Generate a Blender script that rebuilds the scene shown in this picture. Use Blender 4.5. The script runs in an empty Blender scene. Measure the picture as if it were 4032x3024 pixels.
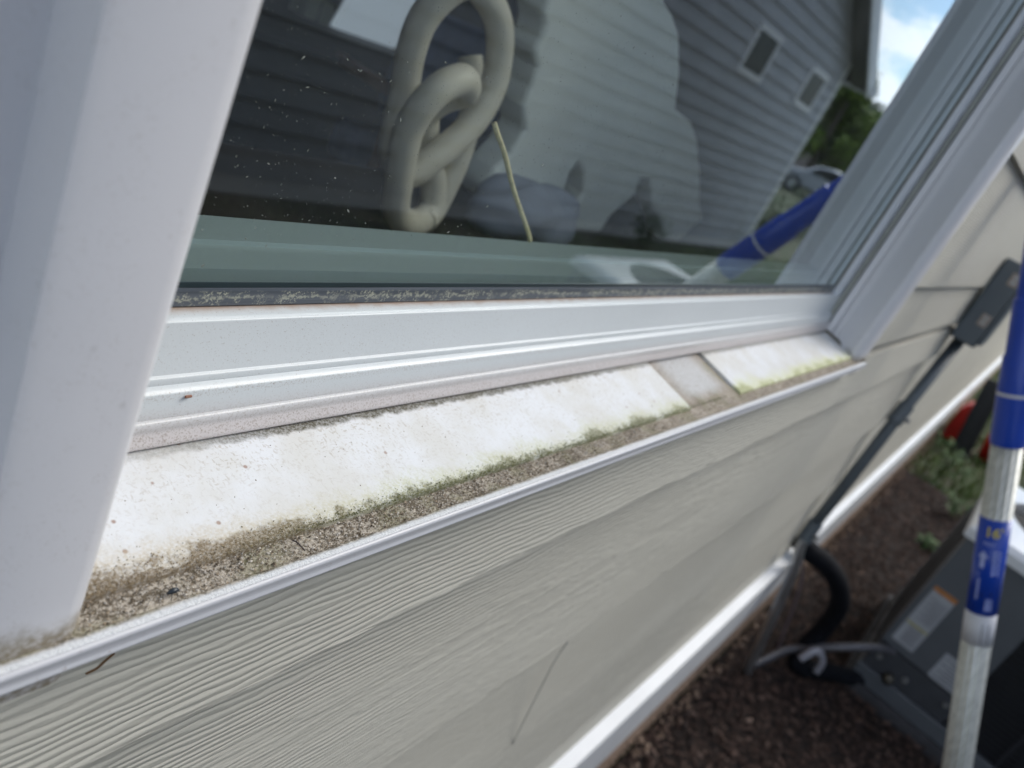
import bpy, math, random
from math import sin, cos, pi, radians
from mathutils import Vector, Matrix
random.seed(7)
SC = bpy.context.scene
COL = SC.collection

# ---------------------------------------------------------------- camera
# Coordinates: X along the house wall, Y into the wall, Z up. The lens sits at (0, 0, 1.3).
CH = 1.3
cam = bpy.data.cameras.new('camera')
cam.sensor_width = 36; cam.lens = 28.377
cam.clip_start = 0.01; cam.clip_end = 600
cam.dof.use_dof = True; cam.dof.focus_distance = 0.30; cam.dof.aperture_fstop = 11
cob = bpy.data.objects.new('camera', cam); COL.objects.link(cob)
R3 = Matrix(((0.57205, 0.09877, -0.81425), (-0.70400, 0.56851, -0.42564), (0.42087, 0.81672, 0.39475)))
cob.matrix_world = Matrix.Translation((0, 0, CH)) @ R3.to_4x4()
SC.camera = cob

# ---------------------------------------------------------------- world, sun, exposure
sun_dir = Vector((0.78, -0.50, 0.80)).normalized()
w = bpy.data.worlds.new('World'); SC.world = w; w.use_nodes = True
wn = w.node_tree; wn.nodes.clear()
sky = wn.nodes.new('ShaderNodeTexSky'); sky.sky_type = 'NISHITA'; sky.sun_disc = False
sky.sun_elevation = math.asin(sun_dir.z); sky.sun_rotation = math.atan2(sun_dir.x, sun_dir.y)
sky.air_density = 1.0; sky.dust_density = 0.4; sky.ozone_density = 3.0
tc = wn.nodes.new('ShaderNodeTexCoord')
mp = wn.nodes.new('ShaderNodeMapping'); mp.inputs['Scale'].default_value = (1.0, 1.0, 2.2)
mp.inputs['Location'].default_value = (1.3, 0.7, 0.45)
nz = wn.nodes.new('ShaderNodeTexNoise'); nz.inputs['Scale'].default_value = 9.0
nz.inputs['Detail'].default_value = 7; nz.inputs['Roughness'].default_value = 0.58
cr = wn.nodes.new('ShaderNodeMapRange'); cr.interpolation_type = 'SMOOTHSTEP'
cr.inputs['From Min'].default_value = 0.47; cr.inputs['From Max'].default_value = 0.60
mx = wn.nodes.new('ShaderNodeMix'); mx.data_type = 'RGBA'
mx.inputs[7].default_value = (10.5, 10.9, 11.8, 1)
bg = wn.nodes.new('ShaderNodeBackground'); bg.inputs[1].default_value = 0.092
wo = wn.nodes.new('ShaderNodeOutputWorld')
L = wn.links.new
L(tc.outputs['Generated'], mp.inputs[0]); L(mp.outputs[0], nz.inputs['Vector']); L(nz.outputs[0], cr.inputs[0])
L(cr.outputs[0], mx.inputs[0]); L(sky.outputs[0], mx.inputs[6]); L(mx.outputs[2], bg.inputs[0]); L(bg.outputs[0], wo.inputs[0])

sl = bpy.data.lights.new('sun', 'SUN'); sl.energy = 2.1; sl.angle = radians(42); sl.color = (1, .95, .87)
so = bpy.data.objects.new('sun', sl); COL.objects.link(so); so.rotation_euler = sun_dir.to_track_quat('Z', 'Y').to_euler()

SC.view_settings.view_transform = 'Standard'; SC.view_settings.look = 'None'
SC.view_settings.exposure = 0.93; SC.view_settings.gamma = 1
SC.render.engine = 'CYCLES'
SC.cycles.use_denoising = True
SC.cycles.max_bounces = 8; SC.cycles.transparent_max_bounces = 12

# ---------------------------------------------------------------- helpers: materials
def lin(r, g, b):
    f = lambda c: (c / 255 / 12.92) if c / 255 <= .04045 else ((c / 255 + .055) / 1.055) ** 2.4
    return (f(r), f(g), f(b), 1)

class NT:
    def __init__(s, name, rough=.5, spec=.5, metal=0):
        s.m = bpy.data.materials.new(name); s.m.use_nodes = True; s.t = s.m.node_tree
        s.b = s.t.nodes['Principled BSDF']
        s.b.inputs['Roughness'].default_value = rough; s.b.inputs['Metallic'].default_value = metal
        s.b.inputs['Specular IOR Level'].default_value = spec
        s.tc = None
    def put(s, sock, v):
        if hasattr(v, 'is_output'): s.t.links.new(v, sock)
        else:
            try: sock.default_value = v
            except Exception: sock.default_value = tuple(v)[:len(sock.default_value)]
    def P(s):
        if s.tc is None: s.tc = s.t.nodes.new('ShaderNodeTexCoord')
        return s.tc.outputs['Object']
    def map(s, scale=(1, 1, 1), rot=(0, 0, 0), loc=(0, 0, 0), src=None):
        n = s.t.nodes.new('ShaderNodeMapping'); s.put(n.inputs[0], src or s.P())
        n.inputs['Scale'].default_value = scale; n.inputs['Rotation'].default_value = rot; n.inputs['Location'].default_value = loc
        return n.outputs[0]
    def noise(s, scale, detail=4, rough=.55, vec=None, dist=0, col=False):
        n = s.t.nodes.new('ShaderNodeTexNoise'); s.put(n.inputs['Vector'], vec or s.P())
        n.inputs['Scale'].default_value = scale; n.inputs['Detail'].default_value = detail
        n.inputs['Roughness'].default_value = rough; n.inputs['Distortion'].default_value = dist
        return n.outputs[1 if col else 0]
    def vor(s, scale, vec=None, feat='F1', out=0):
        n = s.t.nodes.new('ShaderNodeTexVoronoi'); n.feature = feat; s.put(n.inputs['Vector'], vec or s.P())
        n.inputs['Scale'].default_value = scale
        return n.outputs[out]
    def wave(s, scale, dist=0, detail=2, dscale=1, vec=None, direction='Z', rough=.5):
        n = s.t.nodes.new('ShaderNodeTexWave'); n.bands_direction = direction; s.put(n.inputs['Vector'], vec or s.P())
        n.inputs['Scale'].default_value = scale; n.inputs['Distortion'].default_value = dist
        n.inputs['Detail'].default_value = detail; n.inputs['Detail Scale'].default_value = dscale
        n.inputs['Detail Roughness'].default_value = rough
        return n.outputs[1]
    def xyz(s):
        n = s.t.nodes.new('ShaderNodeSeparateXYZ'); s.put(n.inputs[0], s.P()); return n.outputs
    def ma(s, op, a, b=0, c=0):
        n = s.t.nodes.new('ShaderNodeMath'); n.operation = op
        s.put(n.inputs[0], a); s.put(n.inputs[1], b); s.put(n.inputs[2], c); return n.outputs[0]
    def ramp(s, v, a, b, lo=0, hi=1):
        n = s.t.nodes.new('ShaderNodeMapRange'); n.interpolation_type = 'SMOOTHSTEP'
        s.put(n.inputs['Value'], v); n.inputs['From Min'].default_value = a; n.inputs['From Max'].default_value = b
        n.inputs['To Min'].default_value = lo; n.inputs['To Max'].default_value = hi; return n.outputs[0]
    def mix(s, f, a, b):
        n = s.t.nodes.new('ShaderNodeMix'); n.data_type = 'RGBA'
        s.put(n.inputs[0], f); s.put(n.inputs[6], a); s.put(n.inputs[7], b); return n.outputs[2]
    def island(s):
        return s.t.nodes.new('ShaderNodeNewGeometry').outputs['Random Per Island']
    def color(s, v): s.put(s.b.inputs['Base Color'], v); return s
    def bump(s, h, strength=.3, dist=.001):
        n = s.t.nodes.new('ShaderNodeBump'); s.put(n.inputs['Height'], h)
        n.inputs['Strength'].default_value = strength; n.inputs['Distance'].default_value = dist
        s.t.links.new(n.outputs[0], s.b.inputs['Normal']); return s

def plain(name, rgb, rough=.5, metal=0, var=.12, scale=20, bump=0, spec=.5):
    n = NT(name, rough, spec, metal)
    v = n.noise(scale, 5)
    a = tuple(c * (1 - var) for c in rgb[:3]) + (1,); b = tuple(min(1, c * (1 + var)) for c in rgb[:3]) + (1,)
    n.color(n.mix(n.ramp(v, .3, .7), a, b))
    if bump: n.bump(n.noise(scale * 4, 4), .4, bump)
    return n.m

# white vinyl of the window frame, with fine dust
def m_vinyl(name, dust=.5, base=(.64, .675, .72, 1)):
    n = NT(name, .33)
    sp = n.ramp(n.noise(1500, 2, .6), .60, .70)
    cl = n.ramp(n.noise(90, 4), .40, .62)
    f = n.ma('MULTIPLY', n.ma('MULTIPLY', sp, cl), dust)
    c = n.mix(n.ramp(n.noise(6, 3), .3, .7), base, tuple(x * .95 for x in base[:3]) + (1,))
    sm = n.ma('MULTIPLY', n.ramp(n.noise(1, 4, .6, n.map((120, 120, 60))), .66, .76), .35)
    c = n.mix(sm, c, (.30, .28, .27, 1))
    zz_ = n.xyz()[2]
    ft = n.ma('MULTIPLY', n.ramp(n.ma('ADD', n.ma('SUBTRACT', zz_, CH - .186), n.ma('MULTIPLY', n.noise(90, 5, .65), -.014)), .004, -.006), n.ramp(n.noise(500, 4, .7), .35, .6, .4, .9))
    c = n.mix(ft, c, (.25, .21, .14, 1))
    n.color(n.mix(f, c, (.22, .17, .11, 1)))
    n.put(n.b.inputs['Roughness'], n.ramp(n.noise(40, 4), .3, .7, .28, .42))
    n.bump(n.noise(500, 2), .08, .0004)
    return n.m
M_VINYL = m_vinyl('white_vinyl', .5)
M_CASING = m_vinyl('casing_vinyl', .35, (.72, .72, .745, 1))

def m_rail():
    n = NT('rail_vinyl', .30)
    X, Y, Z = n.xyz()
    base = n.mix(n.ramp(n.noise(5, 3), .3, .7), (.60, .635, .645, 1), (.565, .60, .61, 1))
    # dust on the little upward ledges
    low = n.ramp(Z, CH - .158, CH - .172)                      # dirtier near the bottom flange
    ledge = n.ramp(n.ma('ABSOLUTE', n.ma('SUBTRACT', Z, CH - .1565)), .0022, .0008)
    sp = n.ramp(n.noise(1300, 3, .65), .50, .64)
    m1 = n.ma('MULTIPLY', n.ma('MAXIMUM', low, n.ma('MULTIPLY', ledge, .7)), sp)
    fine = n.ma('MULTIPLY', n.ramp(n.noise(1700, 2, .6), .63, .72), .55)
    m1 = n.ma('MINIMUM', n.ma('ADD', n.ma('MULTIPLY', m1, .55), fine), 1)
    c = n.mix(low, base, (.60, .565, .555, 1))
    c = n.mix(m1, c, (.25, .19, .14, 1))
    # rusty line where the rail meets the glass
    rl = n.ma('ADD', n.ma('SUBTRACT', Y, .2035), n.ma('MULTIPLY', n.ma('SUBTRACT', n.noise(220, 4), .5), .004))
    rust = n.ramp(rl, -.0052, -.0003)
    rust = n.ma('MULTIPLY', rust, n.ramp(Z, CH - .1310, CH - .1290))
    c = n.mix(n.ma('MULTIPLY', rust, .8), c, (.32, .19, .11, 1))
    n.color(c); n.bump(n.noise(700, 3), .12, .0005)
    return n.m
M_RAIL = m_rail()

def m_sill():
    n = NT('sill_vinyl', .55)
    X, Y, Z = n.xyz()
    big = n.noise(45, 6, .62); mid = n.noise(260, 5, .6)
    white = n.mix(n.ramp(n.noise(28, 4, .6), .35, .65), (.63, .625, .60, 1), (.70, .715, .735, 1))
    # fine fibres and specks
    fib = n.noise(1, 3, .6, n.map((900, 420, 500), (0, 0, .5)))
    fib2 = n.noise(1, 3, .6, n.map((380, 1000, 500), (0, 0, -.4)))
    sp = n.ma('MAXIMUM', n.ramp(fib, .56, .66), n.ramp(fib2, .57, .67))
    back = n.ramp(Y, .150, .183, .5, 1)                       # dirtier towards the window
    spm = n.ma('MULTIPLY', n.ma('MULTIPLY', sp, back), n.ramp(big, .38, .60, .4, 1))
    c = n.mix(n.ma('MULTIPLY', spm, .52), white, (.36, .30, .22, 1))
    dots = n.ramp(n.vor(95, n.map((1, 1, 1))), .10, .05)
    dots = n.ma('MULTIPLY', dots, n.ramp(n.vor(95, None, 'F1', 1), .50, .56))
    c = n.mix(n.ma('MULTIPLY', dots, .75), c, (.27, .14, .08, 1))
    # growth along the front edge
    e = n.ma('ADD', n.ma('SUBTRACT', Y, .1425), n.ma('MULTIPLY', n.ma('SUBTRACT', big, .5), -.030))
    e = n.ma('ADD', e, n.ma('MULTIPLY', n.ma('SUBTRACT', mid, .5), -.013))
    wide = n.ramp(X, .24, .10, .0, .0035)
    e = n.ma('SUBTRACT', e, wide)
    halo = n.ramp(e, .0150, .0005)
    core = n.ramp(e, .0045, -.0008)
    grain = n.ramp(n.noise(900, 4, .7), .38, .62)
    left = n.ramp(X, .14, .26)
    right = n.ramp(X, .40, .72)
    hcol = n.mix(left, (.50, .42, .28, 1), n.mix(right, (.48, .49, .25, 1), (.60, .62, .34, 1)))
    ccol = n.mix(left, (.19, .14, .08, 1), n.mix(right, (.15, .15, .065, 1), (.36, .38, .16, 1)))
    hm = n.ma('MULTIPLY', halo, n.ma('ADD', n.ma('MULTIPLY', grain, .55), n.ramp(right, 0, 1, .22, .5)))
    c = n.mix(hm, c, hcol)
    c = n.mix(n.ma('MULTIPLY', core, n.ramp(grain, 0, 1, .62, 1)), c, ccol)
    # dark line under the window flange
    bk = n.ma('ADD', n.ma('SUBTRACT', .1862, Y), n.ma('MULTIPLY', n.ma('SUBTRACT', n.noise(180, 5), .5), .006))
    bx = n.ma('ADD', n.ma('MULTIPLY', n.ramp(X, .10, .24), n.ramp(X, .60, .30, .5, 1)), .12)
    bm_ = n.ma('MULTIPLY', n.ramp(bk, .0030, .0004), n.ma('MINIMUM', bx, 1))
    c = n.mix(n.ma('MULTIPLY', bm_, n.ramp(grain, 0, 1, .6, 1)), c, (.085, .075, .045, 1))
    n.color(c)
    h = n.ma('ADD', n.ma('MULTIPLY', n.noise(500, 4), .5), n.ma('MULTIPLY', core, n.noise(900, 3)))
    n.bump(h, .35, .0010)
    return n.m
M_SILL = m_sill()

def m_channel():
    n = NT('sill_channel_grime', .8)
    X, Y, Z = n.xyz()
    g = n.noise(1, 5, .7, n.map((620, 900, 900), (0, 0, .4)))
    g2 = n.noise(120, 4, .6)
    v = n.ma('ADD', g, n.ma('MULTIPLY', n.ma('SUBTRACT', g2, .5), .55))
    c = n.mix(n.ramp(v, .40, .61), (.125, .10, .065, 1), (.56, .50, .42, 1))
    c = n.mix(n.ramp(X, .2, .6, 0, .55), c, (.42, .36, .30, 1))
    gr = n.ma('MULTIPLY', n.ramp(n.noise(60, 4), .48, .62), .45)
    c = n.mix(gr, c, (.17, .17, .07, 1))
    gx = n.ma('MULTIPLY', n.ramp(X, .5305, .565), n.ramp(X, .632, .600))
    gm = n.ma('MULTIPLY', gx, n.ramp(n.ma('ADD', Y, n.ma('MULTIPLY', g2, .010)), .1520, .1630))
    c = n.mix(n.ma('MULTIPLY', gm, .9), c, n.mix(n.ramp(g, .36, .50), (.36, .32, .27, 1), (.62, .63, .64, 1)))
    lipw = n.ma('ADD', n.ma('SUBTRACT', Y, .1318), n.ma('MULTIPLY', n.ma('SUBTRACT', n.noise(300, 4), .5), .0022))
    c = n.mix(n.ramp(lipw, .0012, -.0006), c, (.70, .71, .71, 1))
    n.color(c); n.bump(n.noise(700, 4, .7), .8, .0014)
    return n.m
M_CHAN = m_channel()

def m_lip():
    n = NT('sill_lip_vinyl', .32)
    sp = n.ma('MULTIPLY', n.ramp(n.noise(420, 5, .7), .60, .70), n.ramp(n.noise(30, 4), .48, .64))
    base = n.mix(n.ramp(n.noise(1, 3, .5, n.map((9, 9, 700))), .35, .65), (.47, .475, .50, 1), (.55, .555, .58, 1))
    n.color(n.mix(n.ma('MULTIPLY', sp, .85), base, (.20, .13, .09, 1)))
    return n.m
M_LIP = m_lip()

def m_siding(name, ca, cb, grain=1.0, gs=1.0):
    n = NT(name, .62, .35)
    X, Y, Z = n.xyz()
    # each board carries its own figure
    row = n.ma('FLOOR', n.ma('MULTIPLY', n.ma('SUBTRACT', Z, CH - .262), 1 / .175))
    cmb = n.t.nodes.new('ShaderNodeCombineXYZ'); n.put(cmb.inputs[0], X); n.put(cmb.inputs[1], n.ma('MULTIPLY', row, 3.7)); n.put(cmb.inputs[2], Z)
    V = cmb.outputs[0]
    warp = n.noise(1, 2, .5, n.map((1.5 * gs, 1, 5 * gs), src=V))
    zz = n.ma('ADD', Z, n.ma('MULTIPLY', warp, .045))
    fine = n.ma('MULTIPLY', n.noise(1, 3, .6, n.map((16 * gs, 1, 70 * gs), src=V)), .0085)
    zz = n.ma('ADD', zz, fine)
    fr_ = n.ramp(n.noise(1, 2, .5, n.map((.6, 1, 16), src=V)), .3, .7, 1500, 1520)
    sw = n.ma('SINE', n.ma('MULTIPLY', zz, 1620 * gs))
    sw = n.ma('POWER', n.ma('ADD', n.ma('MULTIPLY', sw, .5), .5), .7)
    zone = n.ramp(n.noise(1, 3, .5, n.map((1.1, 1, 13), src=V)), .40, .60, .10, 1)
    upper = n.ramp(Z, CH - .285, CH - .255)
    zone = n.ma('MAXIMUM', zone, n.ma('MULTIPLY', upper, .85))
    # broad embossed ripples in the plainer areas
    rip = n.ramp(n.noise(1, 3, .6, n.map((16, 1, 120), src=V), ), .46, .60)
    tex = n.noise(1, 5, .65, n.map((140, 60, 520)))
    hh = n.ma('ADD', n.ma('MULTIPLY', sw, zone), n.ma('ADD', n.ma('MULTIPLY', tex, .5), n.ma('MULTIPLY', rip, n.ma('MULTIPLY', n.ma('SUBTRACT', 1, zone), .9))))
    c = n.mix(n.ramp(n.noise(1, 4, .5, n.map((2, 2, 12))), .3, .7), ca, cb)
    c = n.mix(n.ma('MULTIPLY', n.ramp(hh, .75, .15), .16 * grain), c, tuple(x * .62 for x in ca[:3]) + (1,))
    n.color(c); n.bump(hh, .38 * grain, .0014)
    return n.m
M_SIDE = m_siding('fibre_cement_siding', (.535, .515, .445, 1), (.59, .57, .495, 1))
M_NSIDE = plain('neighbour_siding', (.45, .46, .49, 1), .6, var=.05, scale=2)
M_WTRIM = plain('white_trim', (.76, .78, .80, 1), .4, var=.05, scale=8)
M_NTRIM = plain('neighbour_trim', (.82, .82, .84, 1), .5, var=.05)

def m_pane():
    m = bpy.data.materials.new('window_glass'); m.use_nodes = True; t = m.node_tree; t.nodes.clear()
    o = t.nodes.new('ShaderNodeOutputMaterial'); g = t.nodes.new('ShaderNodeBsdfGlossy'); g.inputs['Roughness'].default_value = 0.0
    g.inputs['Color'].default_value = (.88, .97, 1.0, 1)
    tr = t.nodes.new('ShaderNodeBsdfTransparent'); tr.inputs[0].default_value = (.92, .965, .94, 1)
    ge = t.nodes.new('ShaderNodeNewGeometry'); dt = t.nodes.new('ShaderNodeVectorMath'); dt.operation = 'DOT_PRODUCT'
    t.links.new(ge.outputs['Incoming'], dt.inputs[0]); t.links.new(ge.outputs['Normal'], dt.inputs[1])
    def M(op, a, b=0):
        n = t.nodes.new('ShaderNodeMath'); n.operation = op
        for i, v in enumerate((a, b)):
            if hasattr(v, 'is_output'): t.links.new(v, n.inputs[i])
            else: n.inputs[i].default_value = v
        return n.outputs[0]
    c = M('ABSOLUTE', dt.outputs['Value']); k = M('POWER', M('SUBTRACT', 1, c), 5)
    R = M('ADD', M('MULTIPLY', k, .96), .04)
    R4 = M('DIVIDE', M('MULTIPLY', R, 4), M('ADD', M('MULTIPLY', R, 3), 1))
    mxs = t.nodes.new('ShaderNodeMixShader'); t.links.new(R4, mxs.inputs[0]); t.links.new(tr.outputs[0], mxs.inputs[1]); t.links.new(g.outputs[0], mxs.inputs[2])
    # thin film of dirt on the outside: faint smears
    tcn = t.nodes.new('ShaderNodeTexCoord'); mpn = t.nodes.new('ShaderNodeMapping'); mpn.inputs['Scale'].default_value = (14, 14, 5); mpn.inputs['Rotation'].default_value = (0, .5, 0)
    t.links.new(tcn.outputs['Object'], mpn.inputs[0]); nn = t.nodes.new('ShaderNodeTexNoise'); nn.inputs['Scale'].default_value = 1; nn.inputs['Detail'].default_value = 6; nn.inputs['Roughness'].default_value = .65
    t.links.new(mpn.outputs[0], nn.inputs['Vector']); fq = M('ADD', M('MULTIPLY', M('POWER', nn.outputs[0], 3), .10), .006)
    df = t.nodes.new('ShaderNodeBsdfDiffuse'); df.inputs[0].default_value = (.55, .60, .60, 1)
    m2 = t.nodes.new('ShaderNodeMixShader'); t.links.new(fq, m2.inputs[0]); t.links.new(mxs.outputs[0], m2.inputs[1]); t.links.new(df.outputs[0], m2.inputs[2])
    t.links.new(m2.outputs[0], o.inputs[0]); return m
M_PANE = m_pane()
def m_clear():
    m = bpy.data.materials.new('glass_back'); m.use_nodes = True; t = m.node_tree; t.nodes.clear()
    o = t.nodes.new('ShaderNodeOutputMaterial'); tr = t.nodes.new('ShaderNodeBsdfTransparent'); t.links.new(tr.outputs[0], o.inputs[0]); return m
M_CLEAR = m_clear()

def m_seal():
    n = NT('glazing_seal', .45)
    X, Y, Z = n.xyz()
    wv = n.ma('MULTIPLY', n.ma('SUBTRACT', n.noise(140, 5, .75), .5), .008)
    d = n.ma('ABSOLUTE', n.ma('ADD', n.ma('SUBTRACT', Z, CH - .1255), wv))
    line = n.ramp(d, .0011, .0003)
    fl = n.ma('MULTIPLY', n.ramp(n.noise(900, 5, .75), .49, .60), n.ramp(n.noise(160, 4), .46, .56))
    f = n.ma('MULTIPLY', n.ma('MAXIMUM', n.ma('MULTIPLY', line, n.ramp(n.noise(500, 3), .42, .55, 0, .6)), n.ma('MULTIPLY', fl, .85)), n.ramp(n.noise(55, 4), .30, .48))
    f = n.ma('MULTIPLY', f, n.ramp(Z, CH - .1225, CH - .1236))
    base = n.mix(n.ramp(n.noise(1, 3, .5, n.map((6, 6, 500))), .35, .65), (.075, .088, .105, 1), (.12, .135, .155, 1))
    n.color(n.mix(f, base, (.55, .55, .42, 1)))
    return n.m
M_SEAL = m_seal()
M_BLACK = plain('black_rubber', (.02, .021, .024, 1), .6, var=.2)
M_BROWNGAP = plain('dirty_gap', (.10, .085, .05, 1), .8, var=.3, scale=80)

# ---------------------------------------------------------------- helpers: meshes
class MB:
    def __init__(s): s.v = []; s.f = []; s.mi = []; s.cur = 0
    def add(s, vs, fs):
        o = len(s.v); s.v += [tuple(p) for p in vs]; s.f += [tuple(i + o for i in f) for f in fs]; s.mi += [s.cur] * len(fs); return s
    def box(s, x0, x1, y0, y1, z0, z1, mtx=None):
        vs = [Vector((x, y, z)) for x in (x0, x1) for y in (y0, y1) for z in (z0, z1)]
        if mtx: vs = [mtx @ v for v in vs]
        return s.add(vs, [(0, 1, 3, 2), (4, 6, 7, 5), (0, 4, 5, 1), (2, 3, 7, 6), (0, 2, 6, 4), (1, 5, 7, 3)])
    def exX(s, prof, x0, x1, closed=True, nseg=1, cap=True):   # prof: (y, z)
        n = len(prof); vs = []
        for k in range(nseg + 1):
            x = x0 + (x1 - x0) * k / nseg; vs += [(x, p[0], p[1]) for p in prof]
        fs = []
        for k in range(nseg):
            for i in range(n if closed else n - 1):
                j = (i + 1) % n; fs.append((k * n + i, k * n + j, (k + 1) * n + j, (k + 1) * n + i))
        if closed and cap: fs += [tuple(range(n))[::-1], tuple(nseg * n + i for i in range(n))]
        return s.add(vs, fs)
    def exZ(s, prof, z0, z1):                                   # prof: (x, y)
        n = len(prof); vs = [(p[0], p[1], z0) for p in prof] + [(p[0], p[1], z1) for p in prof]
        fs = [(i, (i + 1) % n, n + (i + 1) % n, n + i) for i in range(n)] + [tuple(range(n))[::-1], tuple(range(n, 2 * n))]
        return s.add(vs, fs)
    def exY(s, prof, y0, y1):                                   # prof: (x, z)
        n = len(prof); vs = [(p[0], y0, p[1]) for p in prof] + [(p[0], y1, p[1]) for p in prof]
        fs = [(i, (i + 1) % n, n + (i + 1) % n, n + i) for i in range(n)] + [tuple(range(n))[::-1], tuple(range(n, 2 * n))]
        return s.add(vs, fs)
    def tube(s, pts, r, seg=16, closed=False, flat=1.0):
        pts = [Vector(p) for p in pts]; n = len(pts); rr = r if isinstance(r, (list, tuple)) else [r] * n
        vs = []; up = None
        for i, p in enumerate(pts):
            a = pts[(i - 1) % n] if (closed or i > 0) else p; b = pts[(i + 1) % n] if (closed or i < n - 1) else p
            t = (b - a).normalized()
            if up is None:
                up = Vector((0, 0, 1)) if abs(t.z) < .9 else Vector((1, 0, 0))
            u = (up - t * up.dot(t)).normalized(); w_ = t.cross(u); up = u
            for k in range(seg):
                A = 2 * pi * k / seg; vs.append(p + (u * cos(A) + w_ * sin(A) * flat) * rr[i])
        fs = []
        for i in range(n if closed else n - 1):
            j = (i + 1) % n
            for k in range(seg):
                l = (k + 1) % seg; fs.append((i * seg + k, i * seg + l, j * seg + l, j * seg + k))
        if not closed: fs += [tuple(range(seg))[::-1], tuple((n - 1) * seg + k for k in range(seg))]
        return s.add(vs, fs)
    def build(s, name, mats, parent=None, smooth=False, bevel=0, loc=None):
        me = bpy.data.meshes.new(name); me.from_pydata(s.v, [], s.f)
        mats = mats if isinstance(mats, list) else [mats]
        for m in mats: me.materials.append(m)
        if len(mats) > 1: me.polygons.foreach_set('material_index', s.mi)
        if smooth:
            me.polygons.foreach_set('use_smooth', [True] * len(me.polygons))
        me.update()
        o = bpy.data.objects.new(name, me); COL.objects.link(o)
        if parent: o.parent = parent
        if bevel:
            b = o.modifiers.new('bevel', 'BEVEL'); b.width = bevel; b.segments = 3; b.limit_method = 'ANGLE'; b.angle_limit = radians(40)
        return o
def fixn(o):
    import bmesh
    bm = bmesh.new(); bm.from_mesh(o.data); bmesh.ops.recalc_face_normals(bm, faces=bm.faces); bm.to_mesh(o.data); bm.free(); return o
def smooth_by_angle(o, a=35):
    o.data.polygons.foreach_set('use_smooth', [True] * len(o.data.polygons))
    import bmesh
    bm = bmesh.new(); bm.from_mesh(o.data)
    for e in bm.edges:
        if len(e.link_faces) == 2 and e.calc_face_angle(0) > radians(a): e.smooth = False
    bm.to_mesh(o.data); bm.free(); return o
def thing(name, label, cat, loc=(0, 0, 0), rot=(0, 0, 0), group=None):
    o = bpy.data.objects.new(name, None); COL.objects.link(o); o.location = loc; o.rotation_euler = rot
    o.empty_display_size = .1
    return tag(o, label, cat, group)
def tag(o, label, cat, group=None):
    o['label'] = label; o['category'] = cat
    if group: o['group'] = group
    return o
def spline(pts, n=8, closed=False):
    pts = [Vector(p) for p in pts]; out = []; N = len(pts)
    for i in range(N if closed else N - 1):
        if closed: p0, p1, p2, p3 = pts[(i - 1) % N], pts[i], pts[(i + 1) % N], pts[(i + 2) % N]
        else: p0, p1, p2, p3 = pts[max(i - 1, 0)], pts[i], pts[i + 1], pts[min(i + 2, N - 1)]
        for k in range(n):
            t = k / n
            out.append(.5 * ((2 * p1) + (-p0 + p2) * t + (2 * p0 - 5 * p1 + 4 * p2 - p3) * t * t + (-p0 + 3 * p1 - 3 * p2 + p3) * t ** 3))
    if not closed: out.append(pts[-1])
    return out
D = lambda z: CH - z            # depth below the lens -> height

# ---------------------------------------------------------------- ground
def ground_h(x, y):
    # level beside our house, falling towards the neighbour
    t = max(0, min(1, (-y - .9) / 2.2)); return -.42 * t * t * (3 - 2 * t)
def sheet(name, x0, x1, y0, y1, nx, ny, mat, dz=0, amp=0, f=1):
    mb = MB(); vs = []
    for i in range(nx + 1):
        for j in range(ny + 1):
            x = x0 + (x1 - x0) * i / nx; y = y0 + (y1 - y0) * j / ny
            n = amp * (sin(x * 9.1 * f + 1.3 * sin(y * 7 * f)) * cos(y * 11.7 * f + sin(x * 5)) * .6 + (random.random() - .5) * .9)
            vs.append((x, y, ground_h(x, y) + dz + n))
    fs = [(i * (ny + 1) + j, (i + 1) * (ny + 1) + j, (i + 1) * (ny + 1) + j + 1, i * (ny + 1) + j + 1) for i in range(nx) for j in range(ny)]
    mb.add(vs, fs); o = mb.build(name, mat, smooth=True); o['kind'] = 'structure'; return o
n = NT('lawn_soil', .9)
n.color(n.mix(n.ramp(n.noise(7, 6), .4, .6), n.mix(n.ramp(n.noise(1.2, 4), .4, .6), (.035, .065, .02, 1), (.055, .08, .025, 1)), (.06, .055, .03, 1)))
n.bump(n.noise(90, 5), .8, .02); M_LAWN = n.m
# one sheet to the horizon
mb = MB(); xs = [-300, -60, -20] + [-6 + i * 1.0 for i in range(40)] + [45, 60, 120, 300]
ys = [-300, -120, -60, -30, -20] + [-14 + i * .35 for i in range(40)] + [2, 8, 30, 300]
vs = [(x, y, ground_h(x, y) - .012) for x in xs for y in ys]; ny = len(ys)
fs = [(i * ny + j, (i + 1) * ny + j, (i + 1) * ny + j + 1, i * ny + j + 1) for i in range(len(xs) - 1) for j in range(ny - 1)]
mb.add(vs, fs); g = mb.build('lawn', M_LAWN, smooth=True); g['kind'] = 'structure'
n = NT('mulch_soil', .95)
n.color(n.mix(n.ramp(n.noise(40, 6, .65), .35, .65), (.014, .009, .008, 1), (.055, .034, .026, 1)))
n.bump(n.noise(120, 5, .7), 1, .02); M_MULCH = n.m
sheet('mulch_bed', -1.5, 5.1, -1.15, .12, 160, 34, M_MULCH, .006, .008)
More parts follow.
